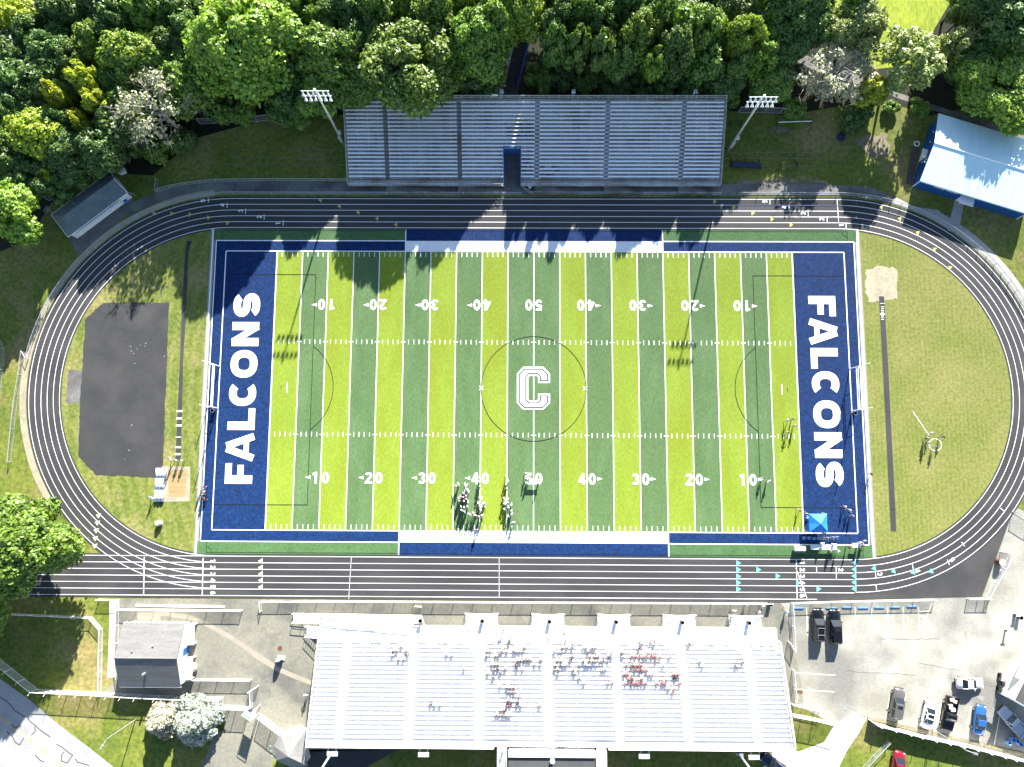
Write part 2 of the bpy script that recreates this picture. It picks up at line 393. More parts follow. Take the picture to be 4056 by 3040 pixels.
lotpoly = [(41.4, SY0)] + gp('L4', [(1110,590),(1420,582),(1600,80),(1640,20),(1720,60),(1720,1640),(1300,1520),(690,1350),(640,1420),(500,1395),(215,1245),(215,900)])
sheet('parking_lot', [lotpoly], .028, m_lot, 'sun bleached parking lot')
sheet('driveway', [gp('L4', [(690,1345),(640,1440),(560,1560),(500,1690),(20,1690),(90,1560),(260,1560),(420,1500),(480,1400),(560,1340)])], .036, m_drive, 'glaring concrete driveway beside the near grandstand')
sheet('service_road', [gp('L2', [(335,1545),(915,1548),(720,1658),(700,1740),(100,1740)])], .03, m_road if False else m_apron, 'asphalt strip in the shade behind the grandstand')
road = gp('N5', [(-60,770),(0,815),(250,990),(560,1250),(850,1470),(1090,1662),(1150,1720),(-60,1720)])
ro = sheet('road', [road], .03, m_road, 'cracked bleached road')
mb = MB(); mb.strip(gp('N5', [(-40,1140),(150,1290),(350,1440),(560,1600),(640,1680)]), .34, .036); mb.strip(gp('N5', [(-60,1152),(140,1302),(340,1452),(550,1612),(628,1690)]), .12, .038)
struct('road_marking', mb, m_roadyel, None, ro)
def crack(pts, c='N5', z=.037, wd=.11):
    q = gp(c, pts); out = []
    for a, b in zip(q, q[1:]):
        n = max(1, int((b-a).length/.7))
        for i in range(n): out.append(a.lerp(b, i/n)+Vector((random.uniform(-.13,.13), random.uniform(-.13,.13))))
    out.append(q[-1]); return out
mb = MB()
for q in ([(0,980),(60,1020),(110,1075),(150,1120),(260,1180),(330,1260),(410,1320),(480,1370)], [(545,1430),(600,1475),(690,1540),(640,1610),(590,1590),(585,1540),(608,1510)],
          [(65,1320),(120,1360),(140,1420),(190,1445),(235,1370)], [(330,1260),(330,1310),(300,1350)], [(720,1580),(745,1610),(850,1640)], [(330,1540),(380,1590),(420,1605)], [(100,1250),(150,1285),(190,1260)]):
    mb.strip(crack(q), .13, .037)
struct('road_cracks', mb, m_crack, None, ro)
mb = MB()
for q in ([(770,850),(1150,850)], [(560,1050),(700,1060),(1000,1075)], [(1020,995),(1180,1030),(1290,1052),(1310,1100)], [(1220,1095),(1480,1130)], [(1310,800),(1330,880)], [(560,1280),(700,1345)], [(1410,1130),(1530,1160)]):
    mb.strip(crack(q, 'L4'), .05, .034)
struct('lot_cracks', mb, m_roadyel if False else m_apron, None, bpy.data.objects['parking_lot'])
mb = MB()
for a, b in (((310,650),(316,830)),((412,690),(418,840)),((616,645),(624,832)),((720,645),(724,830)),((822,645),(824,828)),((920,645),(922,828)),((1016,645),(1020,815)),((1105,620),(1020,815)),
             ((1020,675),(1082,672)),((1020,706),(1070,704)),((1020,740),(1056,738)),((1020,772),(1040,770)),((235,1060),(490,1077)),((235,1165),(485,1182)),
             ((838,1200),(806,1365)),((938,1195),(904,1390)),((1030,1215),(996,1412)),((1163,1235),(1140,1400)),((1348,1272),(1314,1485)),((1412,1380),(1404,1492)),((1530,1330),(1494,1520)),((1128,1230),(1110,1390)),
             ((1128,1232),(1162,1236)),((1124,1265),(1158,1268)),((1122,1300),(1152,1302)),((1120,1335),(1148,1338)),((1118,1365),(1144,1367))):
    mb.strip(gp('L4', [a, b]), .13, .035)
struct('lot_marking', mb, m_lotyel, None, bpy.data.objects['parking_lot'])
# repair bands and stains with their own outline in the plaza
mb = MB()
mb.strip(gp('N6', [(870,270),(1100,300),(1350,400),(1650,570),(1900,740),(2190,930)]), .75, .036); mb.strip(gp('M1', [(0,660),(300,850),(560,960),(740,1030)]), .75, .0365)
mb.flat(gp('N6', [(455,240),(860,235),(860,280),(750,290),(742,345),(455,330)]), .0355)
struct('pavement_repair', mb, mat('tan patch concrete', (0.33, 0.29, 0.225), (0.28, 0.25, 0.2), 0.5, fine=.1), None, bpy.data.objects['plaza'])

def blob(c, pts, n=5, amp=.25):
    q = gp(c, pts); out = []
    for i in range(len(q)):
        a, b = q[i], q[(i+1) % len(q)]
        for k in range(n): out.append(a.lerp(b, k/n)+Vector((random.uniform(-amp, amp), random.uniform(-amp, amp))))
    return out

# ------------------------------------------------------------------ running track
TR, LW, CX = 28.78, 1.075, 54.0
def stadium(r, n=40):
    return arc(CX, 0, r, -90, 90, n) + arc(-CX, 0, r, 90, 270, n)
mb = MB()
inn, outr = stadium(TR-.28), stadium(TR+5*LW+.38)
n = len(inn)
mb.add([(x, y, .05) for x, y in inn]+[(x, y, .05) for x, y in outr], [(i, n+i, n+(i+1) % n, (i+1) % n) for i in range(n)])
tk = struct('running_track', mb, m_track, 'five lane dark grey running track')
sheet('sprint_straight', [[(-88, -28.45), (-54, -28.5), (54, -28.5)] + arc(CX, 0, TR+.2, -90, -52, 14) + gp('L4', [(1600,80),(1415,583),(620,598)]) + [(42, SY0), (-88, -35.7)]], .046, m_apron, 'asphalt of the six lane home straight and its corner apron')
mb = MB()
LZ, LWD = .062, .092
for k in range(6):
    r = TR+k*LW
    mb.strip(arc(CX, 0, r, -90, 90, 60), LWD, LZ); mb.strip(arc(-CX, 0, r, 90, 270, 60), LWD, LZ)
    mb.strip([(-CX, r), (CX, r)], LWD, LZ+.001)
for k in range(7):
    yy = -(28.82+1.088*k)
    mb.strip([(-86, yy), (53.8 if k < 6 else 47.5, yy)], LWD, LZ+.003)
def cross(c, a, b, wd=.1): mb.strip(gp(c, [a, b]), wd, LZ+.006)
for a in (((912,330),(908,570)), ((1284,335),(1278,577))): cross('L1', *a, wd=.13)
for a in (((625,330),(608,595)), ((1558,332),(1558,582))): cross('L2', *a, wd=.06)
for a in (((245,348),(250,592)), ((242,400),(312,590)), ((372,392),(374,428)), ((496,392),(498,468)), ((618,350),(622,548)), ((742,420),(748,460)), ((748,507),(752,540)), ((975,367),(990,440)), ((1198,347),(1212,380)), ((1288,235),(1308,262)), ((1533,20),(1558,42))): cross('L4', *a)
for a in (((1343,1276),(1343,1308)), ((1463,1306),(1463,1342)), ((1582,1345),(1582,1380))): cross('K1', *a)
for a in (((76,1382),(76,1416)), ((198,1420),(198,1456))): cross('K2', *a)
for a in (((80,1284),(80,1318)), ((203,1320),(203,1355)), ((326,1359),(326,1394)), ((448,1397),(448,1432)), ((570,1437),(570,1472)), ((512,1286),(522,1430))): cross('K4', *a)
struct('lane_lines', mb, m_line, None, tk)
def tri(mb, c, x, y, dirx, ln=.62, w=.95, rot=0.0):
    q = g(c, x, y); cs, sn = math.cos(rot), math.sin(rot)
    mb.flat([(q.x+dx*cs-dy*sn, q.y+dx*sn+dy*cs) for dx, dy in ((dirx*ln/2, 0), (-dirx*ln/2, w/2), (-dirx*ln/2, -w/2))], LZ+.01)
mb = MB()
for x, y in ((435,1290),(557,1330),(678,1369),(800,1409),(921,1448)): tri(mb, 'K2', x, y, -1)
for x, y in ((995,1376),(1110,1376),(1227,1383),(1347,1402),(1468,1436)): tri(mb, 'K1', x, y, 1, rot=.2)
for x, y in ((1352,1300),(1475,1336),(1598,1374)): tri(mb, 'K3', x, y, 1)
for x, y in ((95,1413),(218,1450)): tri(mb, 'K4', x, y, 1)
for x, y, r in ((793,1336,-.25),(913,1410,-.35),(1028,1500,-.45),(1137,1605,-.6)): tri(mb, 'K4', x, y, -1, rot=r)
tri(mb, 'K8', 1237, 97, -1, rot=-.75)
struct('relay_marks', mb, m_yel, None, tk)
mb = MB()
for y in (355,397,437,478,520): tri(mb, 'L2', 50, y, -1, .8)
for x, y in ((628,65),(621,110),(614,158),(608,208),(605,255)): tri(mb, 'L1', x, y, 1, .9, .8, rot=.7)
struct('relay_marks', mb, m_cream, None, tk)
mb = MB()
for y in (368,409,452,492,533): tri(mb, 'L3', 1476, y, 1, .8)
for x, y in ((8,410),(130,450),(260,492),(388,532)): tri(mb, 'L4', x, y, 1, .8)
for y in (367,408,450,490,531): tri(mb, 'L4', 608, y, -1, .8)
for x, y, r in ((732,402,.15),(855,420,.25),(977,427,.35),(1092,423,.45)): tri(mb, 'L4', x, y, -1, .75, rot=r)
struct('relay_marks', mb, m_teal, None, tk)

# ------------------------------------------------------------------ lettering, drawn as strokes in a unit box (x 0..w, y 0..1)
def el(cx, cy, rx, ry, a0, a1, n=18, e=1.0):
    f = lambda v: math.copysign(abs(v)**e, v)
    return [(cx+rx*f(math.cos(R_(a0+(a1-a0)*i/n))), cy+ry*f(math.sin(R_(a0+(a1-a0)*i/n)))) for i in range(n+1)]
def glyph(ch, w, t):
    h = t/2; x0, x1, y0, y1 = h, w-h, h, 1-h; cx = w/2; rx, ry = (x1-x0)/2, (y1-y0)/2
    if ch == '0': return [el(cx, .5, rx, ry, 0, 360, 28)]
    if ch == 'O': return [el(cx, .5, rx, ry, 0, 360, 36, .84)]
    if ch == '1': return [[(cx+.04, 0), (cx+.04, 1)], [(cx-.24, .80), (cx+.04, .88)]]
    if ch == '2': return [el(cx, 1-h-rx*.85, rx, rx*.85, 170, -30, 14)+[(x0+.02, y0)], [(0, y0), (w, y0)]]
    if ch == '3': return [el(cx, 1-h-ry/2, rx*.95, ry/2, 165, -90, 14), el(cx, h+ry/2, rx, ry/2, 90, -165, 14)]
    if ch == '4': return [[(x1-.08, 0), (x1-.08, 1)], [(0, .28), (w, .28)], [(x0-.02, .28), (x1-.10, 1-.03)]]
    if ch == '5': return [[(x1+.05, y1), (x0+.06, y1), (x0+.02, .50)], el(cx, h+ry*.60, rx, ry*.60, 140, -160, 16)]
    if ch == '6': return [el(cx, h+ry*.60, rx, ry*.60, 0, 360, 22), el(cx+.05, .5, rx+.03, ry, 195, 70, 12)]
    if ch == 'F': return [[(h, 0), (h, 1)], [(t, 1-h*.78), (w, 1-h*.78), .78], [(t, .44), (w*.92, .44), .74]]
    if ch == 'L': return [[(h, 0), (h, 1)], [(t, h*.8), (w, h*.8), .8]]
    if ch == 'A': return [[(h*.92, 0), (cx-.045, 1), .84], [(w-h*.92, 0), (cx+.045, 1), .84], [(w*.30, .27), (w*.70, .27), .62]]
    if ch == 'N': return [[(h, 0), (h, 1)], [(w-h, 0), (w-h, 1)], [(h*1.1, 1-.04), (w-h*1.1, .04)]]
    if ch == 'C': return [el(cx, .5, rx, ry, 47, 313, 30, .86)]
    if ch == 'S': return [el(cx, 1-h-ry/2, rx, ry/2, 18, 270, 18, .86)[:-1]+el(cx, h+ry/2, rx, ry/2, 90, -162, 18, .86)]
    return []
def put(mb, ch, org, ux, uy, w, t, z):
    """org = lower-left corner, ux/uy = vectors of one glyph height along and up the letter"""
    for i, st in enumerate(glyph(ch, w, t)):
        kt = 1.0
        if isinstance(st[-1], float): kt = st[-1]; st = st[:-1]
        q = [Vector(org)+Vector(ux)*x+Vector(uy)*y for x, y in st]
        tt = t*kt*Vector(uy).length*(.78 if ch in 'N' and i == 2 else 1.0)
        cl = (q[0]-q[-1]).length < 1e-3
        mb.strip(q[:-1] if cl else q, tt, z+.004*i, closed=cl)
        if ch in 'N': pass
mb = MB()
def lane_no(c, x, y, ch, rot=-90, s=.85):
    q = g(c, x, y).to_2d(); a = R_(rot); ux, uy = Vector((math.cos(a), math.sin(a)))*s, Vector((-math.sin(a), math.cos(a)))*s
    put(mb, ch, q-ux*.33-uy*.5, ux, uy, .66, .2, LZ+.012)
for i, y in enumerate((352,394,435,475,517,557)): lane_no('L1', 1345, y, '123456'[i], -90)
for i, y in enumerate((368,410,450,492,535,575)): lane_no('L4', 283, y, '123456'[i], -90)
for x, y, ch, r in ((525,410,'2',-90),(772,437,'3',-82),(1010,417,'4',-72),(1228,348,'5',-60)): lane_no('L4', x, y, ch, r)
for c, x, y, ch in (('K1',1308,1295,'5'),('K1',1432,1322,'4'),('K1',1550,1360,'3'),('K2',45,1398,'2'),('K2',165,1440,'1'),('K4',48,1300,'5'),('K4',172,1337,'4'),('K4',294,1377,'3'),('K4',413,1413,'2'),('K4',540,1452,'1')): lane_no(c, x, y, ch, 90)
struct('lane_numbers', mb, m_line, None, tk)

# ------------------------------------------------------------------ football field
TZ = .07
mb = MB()
def rect(x0, y0, x1, y1, z, mi): mb.flat([(x0,y0),(x1,y0),(x1,y1),(x0,y1)], z, mi)
XE, YS = 50*Y, 26.6667*Y
for i in range(20):
    a = -50+5*i
    k = min(abs(a+2.5), 50)
    band = int(k//5)
    lime = band % 2 == 1
    rect(a*Y, -YS, (a+5)*Y, YS, TZ, 0 if lime else 1)
for s in (-1, 1):
    rect(min(s*XE, s*60*Y), -YS, max(s*XE, s*60*Y), YS, TZ, 2)
    rect(min(s*60*Y, s*57.3), -28.45, max(s*60*Y, s*57.3), -26.36, TZ, 3); rect(min(s*60*Y, s*57.3), 26.36, max(s*60*Y, s*57.3), 28.45, TZ, 3)
    rect(min(s*60*Y, s*56.95), -26.36, max(s*60*Y, s*56.95), 26.36, TZ, 2)
    for t in (-1, 1):
        y0, y1, y2 = sorted((t*YS, t*26.36)), sorted((t*26.36, t*28.45)), None
        a, b = sorted((s*25*Y, s*60*Y)); rect(a, y0[0], b, y0[1], TZ, 2); rect(a, y1[0], b, y1[1], TZ, 3)
for t in (-1, 1):
    y0, y1 = sorted((t*YS, t*26.36)); rect(-25*Y, y0, 25*Y, y1, TZ, 4)
    y0, y1 = sorted((t*26.36, t*28.45)); rect(-25*Y, y0, 25*Y, y1, TZ, 2)
fld = struct('football_field', mb, [m_lime, m_dark, m_blue, m_side, m_white], 'striped lime and green turf football field with blue end zones')
sheet('field_curb', [[(s*56.95,-28.5),(s*57.75,-28.5),(s*57.75,28.5),(s*56.95,28.5)] for s in (-1, 1)], .064, m_curb, 'concrete curb at the ends of the field')
mb = MB(); FZ = TZ+.012
def ln(a, b, wd=.2, z=FZ): mb.strip([a, b], wd, z)
for i in range(21): ln(((-50+5*i)*Y, -YS), ((-50+5*i)*Y, YS), .155 if i not in (0, 20) else .2, FZ)
for i in range(100):
    x = (-50+i)*Y
    if i % 5:
        for t in (-1, 1):
            ln((x, t*(YS-.15)), (x, t*(YS-.95)), .11, FZ)
            ln((x, t*(8.8889*Y-.42)), (x, t*(8.8889*Y+.38)), .11, FZ)
    elif i:
        for t in (-1, 1): ln((x-.42, t*8.8889*Y), (x+.42, t*8.8889*Y), .13, FZ+.004)
for t in (-1, 1):
    ln((-60*Y, t*(YS+.06)), (60*Y, t*(YS+.06)), .16, FZ+.004)
    for s in (-1, 1):
        ln((s*25*Y, t*26.36), (s*56.7, t*26.36), .17, FZ+.004)
        ln((s*25*Y, t*YS), (s*25*Y, t*28.45), .17, FZ+.008)
for s in (-1, 1):
    ln((s*60*Y, -YS), (s*60*Y, YS), .17, FZ+.002); ln((s*56.7, -26.36), (s*56.7, 26.36), .17, FZ+.002); ln((s*57.35, -28.45), (s*57.35, 28.45), .22, FZ)
    ln((s*43.0, -1.0*Y), (s*43.0, 1.0*Y), .15, FZ)
for c, x, y in (('K6',1473,874),('K7',517,877)):
    q = g(c, x, y).to_2d(); ln(q+Vector((-.35,-.35)), q+Vector((.35,.35)), .14, FZ+.012); ln(q+Vector((-.35,.35)), q+Vector((.35,-.35)), .14, FZ+.015)
struct('yard_lines', mb, m_line, None, fld)
mb = MB()
for s in (-1, 1):
    pb = [(s*60*Y-s*.2, 20.2), (s*38.66, 20.15), (s*38.68, -20.17), (s*60*Y-s*.2, -20.2)]
    mb.strip(pb, .1, FZ+.018)
    aa = [(q[0]*s, q[1]) for q in el(47.9, 0, 9.3, 9.3, 117, 243, 24)] if False else None
    yy = 7.28; xx = 38.62; cxx = 43.9; rr = math.hypot(xx-cxx, yy); a0 = math.degrees(math.atan2(yy, xx-cxx))
    mb.strip([(s*q[0], q[1]) for q in el(cxx, 0, rr, rr, a0, 360-a0, 26)], .1, FZ+.021)
    mb.strip([(s*44.0, -.35), (s*44.0, .35)], .09, FZ+.01)
    for t in (-1, 1):
        mb.strip([(s*25*Y, t*28.2), (s*55.6, t*28.2), (s*55.6, t*26.4)], .07, FZ+.01)
        mb.strip([(s*(55.6-.9*math.sin(R_(a))), t*(28.2-.9*math.cos(R_(a)))) for a in range(0, 91, 15)], .06, FZ+.012)
        for yv in (.33*YS, .66*YS): mb.strip([(s*55.9, t*yv), (s*56.6, t*yv)], .06, FZ+.01); 
    mb.strip([(s*50.9, -20.6), (s*50.6, 20.6)], .05, FZ-.002)
    for yv in (-14, -3.5, 12): mb.strip([(s*51, yv), (s*54.8, yv)], .06, FZ-.002)
mb.strip(arc(0, 0, 9.15, 0, 360, 72)[:-1], .1, FZ+.018, closed=True)
for t in (-1, 1): mb.strip([(-25*Y, t*28.2), (25*Y, t*28.2)], .05, FZ+.01); mb.strip([(0, t*26.5), (0, t*28.2)], .07, FZ+.014)
struct('soccer_lines', mb, m_black, None, fld)
mb = MB(); NZ = FZ+.03
for row, sgn in ((-1, 1), (1, -1)):
    for yd in (-40,-30,-20,-10,0,10,20,30,40):
        num = str(50-abs(yd)); x = yd*Y; yc = row*(15.55 if row < 0 else 14.75)
        H = 1.95
        ux, uy = Vector((sgn*H, 0)), Vector((0, sgn*H)); wd = .62
        for i, ch in enumerate(num):
            off = (-wd*H-.28 if i == 0 else .28)*sgn
            put(mb, ch, Vector((x+off, yc-sgn*H/2)), ux, uy, wd, .2, NZ)
        if yd:
            e = 1 if yd > 0 else -1
            bx = x+e*(wd*H+.28+.25)
            mb.flat([(bx, yc+.30*1+sgn*.05), (bx+e*.95, yc+sgn*.05), (bx, yc-.30+sgn*.05)], NZ)
struct('yard_numbers', mb, m_line, None, fld)
mb = MB()
lf = [('S',1163,1256),('N',1277,1372),('O',1388,1497),('C',1507,1609),('L',1618,1704),('A',1714,1831),('F',1836,1917)]
for ch, v0, v1 in lf:
    y1, y0 = P(940, v0).y, P(940, v1).y; H = 4.72
    xb, xt = P(1001, 1876).x, None
    # text runs towards +y, letter tops face -x
    xbase = -48.32
    put(mb, ch, Vector((xbase, y0)), Vector((0, H)), Vector((-H, 0)), (y1-y0)/H, .305 if ch not in 'SCO' else .28, NZ)
rt = [('F',1174,1254),('A',1259.5,1369),('L',1380,1462),('C',1472,1572),('O',1587,1697),('N',1713,1815),('S',1830,1930)]
for ch, v0, v1 in rt:
    y1, y0 = P(3270, v0).y, P(3270, v1).y
    put(mb, ch, Vector((48.2, y1)), Vector((0, -H)), Vector((H, 0)), (y1-y0)/H, .305 if ch not in 'SCO' else .28, NZ)
struct('end_zone_lettering', mb, m_white, None, fld)
# block letter at midfield
cpts = [(118,738),(247,738),(290,782),(290,843),(213,843),(213,806),(203,797),(160,797),(150,808),(150,946),(160,955),(203,955),(213,947),(213,910),(290,910),(290,972),(247,1015),(118,1015),(77,972),(77,782)]
cw = gp('K7', cpts)
def inset(pts, d):
    n = len(pts); out = []
    for i in range(n):
        a, b, c = pts[i-1], pts[i], pts[(i+1) % n]
        n1 = Vector((-(b-a).y, (b-a).x)).normalized(); n2 = Vector((-(c-b).y, (c-b).x)).normalized()
        mm = (n1+n2).normalized(); out.append(b+mm*d/max(.4, mm.dot(n1)))
    return out
mb = MB(); mb.flat(cw, NZ+.002); struct('midfield_letter', mb, m_white, None, fld)
mb = MB(); mb.strip(inset(cw, -.42), .22, NZ+.010, closed=True); struct('letter_outline', mb, m_greyline, None, fld)

# ------------------------------------------------------------------ both ends inside the track
dl = [(-57.75, 28.4), (-57.75, -28.4)] + arc(-CX, 0, TR-.32, 262.3, 97.7, 40)
sheet('infield_grass', [dl], .02, m_dleft, 'green grass inside the left hand bend')
sheet('infield_grass', [[(57.75, -28.4), (57.75, 28.4)] + arc(CX, 0, TR-.32, 82.3, -82.3, 40)], .02, m_dright, 'sun dried mown grass inside the right hand bend')
sheet('asphalt_pad', [blob('K5', [(665,325),(1090,325),(1075,700),(1050,1370),(1015,1450),(620,1435),(505,1315),(515,970),(550,430)], 22, .09)], .034, m_apron, 'plain asphalt pad inside the left hand bend')
sheet('concrete_slab', [gp('K5', [(442,760),(528,760),(515,970),(425,970)])], .033, m_path, 'small concrete slab beside the asphalt pad')
rw = sheet('runway', [gp('K1', [(1203,1553),(1233,1553)])[:2] + gp('K5', [(1215,0),(1197,420),(1180,700),(1165,1335),(1130,1335),(1150,900),(1170,420),(1192,0)])[0:8]], .036, m_apron, 'narrow asphalt jump runway left of the field')
mb = MB()
for y, hh in ((1023,.3),(1070,.3),(1115,.3),(1190,.1),(1255,.3),(1300,.3)): mb.strip(gp('K5', [(1137-(y-1023)*.04,y),(1174-(y-1023)*.04,y)]), hh, .044)
struct('runway_marks', mb, m_line, None, rw)
sheet('sand_pit_surround', [gp('N7', [(425,215),(890,215),(885,815),(405,825)])], .034, m_sandrim, 'worn pale border round the jump pit')
sheet('sand_pit', [gp('N7', [(515,275),(840,275),(800,735),(515,730)])], .042, m_sand, 'raked tan sand in the jump pit')
rr = sheet('runway', [gp('K8', [(782,284),(815,284),(840,700),(862,1150),(888,1658),(852,1658),(828,1150),(805,700)]), ], .036, m_apron, 'long narrow asphalt runway right of the field')
struct('runway_end', MB().flat(gp('K8', [(852,1656),(888,1656)])+gp('L4', [(876,168),(843,168)]), .036), m_apron, None, rr)
mb = MB()
for y in (352,364,375,386,407,418,432): mb.strip(gp('K8', [(796,y),(814,y)]), .1, .044)
mb.strip(gp('K8', [(788,398),(822,398)]), .12, .044); mb.strip(gp('K8', [(788,330),(820,330)]), .06, .044)
struct('runway_marks', mb, m_line, None, rr)
sheet('landing_pit', [blob('K8', [(700,110),(790,85),(895,105),(905,300),(800,310),(715,320),(690,220)])], .033, m_sandrim, 'pale trampled pit at the end of the right runway')
mb = MB(); q = g('K8', 1145, 1240); mb.strip(arc(q.x, q.y, 1.05, 0, 360, 36)[:-1], .09, .05, closed=True)
mb.strip(gp('K8', [(1105,1180),(1055,1105),(1000,1025)]), .09, .046)
struct('throwing_circle', mb, m_line, 'white painted throwing circle and foul line on the dry grass')
# tan worn patches with their own outlines
mb = MB()
for c, pts in (('N2', [(660,560),(740,520),(1000,560),(1010,590),(820,600),(700,590)]), ('N2', [(200,1235),(600,1225),(1250,1230),(1480,1270),(900,1290),(300,1290)]), ('N2', [(1800,700),(2000,640),(2250,600),(2300,900),(2050,960),(1900,800)])):
    mb.flat(blob(c, pts, 4, .35), .016)
struct('bare_patches', mb, m_dirt, 'bare dirt patches in the lawn')
mb = MB()
for y in (865,948,1050): mb.strip(gp('N2', [(60,y+3),(700,y),(1390,y+6)]), .2, .02)
for y in (970,1015,1062): mb.strip(gp('K2', [(-140,y-4),(590,y)]), .18, .02)
struct('timber_edging', mb, m_dirt, 'pale worn strips across the lawns beside the far grandstand')

mb = MB()
for x, y in ((845,610),(850,640),(862,655),(880,625),(905,600),(935,590),(930,605),(863,717),(845,1118),(838,1278),(805,1335),(1055,670),(980,333)):
    q = g('K5', x, y).to_2d(); a = random.uniform(0, 3.1); L = random.uniform(.12, .35); mb.strip([q, q+Vector((math.cos(a), math.sin(a)))*L], .03, .042)
struct('chalk_marks', mb, m_line, None, bpy.data.objects['asphalt_pad'])
sheet('lane', [gp('O', [(-30,-20),(6,-20),(18,100),(25,190),(12,216),(-30,240)])], .03, m_pathl, 'pale lane at the top left edge')
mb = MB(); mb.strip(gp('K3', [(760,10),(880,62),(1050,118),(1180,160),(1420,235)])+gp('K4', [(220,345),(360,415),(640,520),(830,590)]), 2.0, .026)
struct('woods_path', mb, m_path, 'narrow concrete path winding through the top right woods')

sheet('tunnel_floor', [[(-5.4,37.3),(-2.45,37.3),(-2.45,44.5),(-5.4,44.5)]], .045, m_path, 'dark concrete floor of the far grandstand tunnel')
# ------------------------------------------------------------------ trees: crowns of many leaf clumps on lobed volumes, tapered trunks with limbs
def quads_mesh(name, C, N, U, size, asp):
    """one folded leaf spray (two quads sharing a midrib) per row"""
    Vv = np.cross(N, U); Vv /= np.linalg.norm(Vv, axis=1)[:, None]+1e-9
    s = size[:, None]; a = asp[:, None]
    fold = N*s*.28
    p0, p1 = C-U*s, C+U*s
    l0, l1 = C-U*s*.35+Vv*s*a-fold, C+U*s*.45+Vv*s*a*.9-fold
    r0, r1 = C-U*s*.45-Vv*s*a*.9-fold, C+U*s*.35-Vv*s*a-fold
    n = len(C)
    V = np.stack([p0, p1, l1, l0, r1, r0], 1).reshape(-1, 3)
    b = np.arange(n)*6
    F = np.stack([np.stack([b, b+1, b+2, b+3], 1), np.stack([b+1, b, b+5, b+4], 1)], 1).reshape(-1, 4)
    me = bpy.data.meshes.new(name)
    me.vertices.add(len(V)); me.vertices.foreach_set('co', V.astype(np.float32).ravel())
    me.loops.add(F.size); me.loops.foreach_set('vertex_index', F.astype(np.int32).ravel())
    me.polygons.add(len(F)); me.polygons.foreach_set('loop_start', np.arange(len(F), dtype=np.int32)*4)
    try: me.polygons.foreach_set('loop_total', np.full(len(F), 4, np.int32))
    except Exception: pass
    me.update(calc_edges=True); me.validate()
    return me
def crown(seed, R, H, lobes, n, leaf, lr=(.34, .52), open_=0.0, bottom=.25, shape='round', inner=.12):
    """R radius, H crown height (crown spans z 0..H)"""
    rg = np.random.default_rng(seed)
    L = []
    for i in range(lobes):
        a = 2*math.pi*(i*.618+rg.uniform(-.08, .08)); t = (i+.5)/lobes
        if shape == 'cone':
            z = t; rr = (1-t*.92)*rg.uniform(.5, .78)
        else:
            z = 1-t*(1-bottom); rr = math.sqrt(max(0, 1-((z-.42)/.60)**2))*rg.uniform(.40, .92)
        r = rg.uniform(*lr)*(1-.35*(z > .8))
        if shape == 'cone': r *= (1.05-.75*t)
        L.append((rr*R*math.cos(a), rr*R*math.sin(a), z*(H-r*R*.8), r*R))
    L = np.array(L)
    wgt = L[:, 3]**2; wgt = wgt/wgt.sum()
    li = rg.choice(len(L), n, p=wgt)
    d = rg.normal(size=(n, 3)); d[:, 2] = d[:, 2]*.85+.42; d /= np.linalg.norm(d, axis=1)[:, None]
    rad = L[li, 3]*np.where(rg.random(n) < inner, rg.uniform(.3, .8, n), rg.uniform(.86, 1.10, n))
    # small bumps on every lobe make sub-clumps
    ph = rg.uniform(0, 6.28, (len(L), 3))[li]
    bump = np.sin(d[:, 0]*7+ph[:, 0])*np.sin(d[:, 1]*7+ph[:, 1])*np.sin(d[:, 2]*6+ph[:, 2])
    rad *= 1+.20*bump
    C = L[li, :3]+d*rad[:, None]
    C[:, 2] = np.maximum(C[:, 2], rg.uniform(0, .25, n)*H*.3)
    keep = np.ones(n, bool)
    if open_:
        q = np.sin(C[:, 0]*2.1/R*3+seed)*np.sin(C[:, 1]*2.3/R*3+seed*2)*np.sin(C[:, 2]*2.0/R*3)
        keep = (q+rg.uniform(-.4, .4, n)) > (open_-.5)
    N = d*.75+rg.normal(size=(n, 3))*.45; N[:, 2] += .25; N /= np.linalg.norm(N, axis=1)[:, None]
    T = rg.normal(size=(n, 3)); U = T-N*(T*N).sum(1)[:, None]; U /= np.linalg.norm(U, axis=1)[:, None]
    sz = leaf*rg.uniform(.55, 1.35, n)
    return quads_mesh('crown', C[keep], N[keep], U[keep], sz[keep], rg.uniform(.45, .75, n)[keep]), L
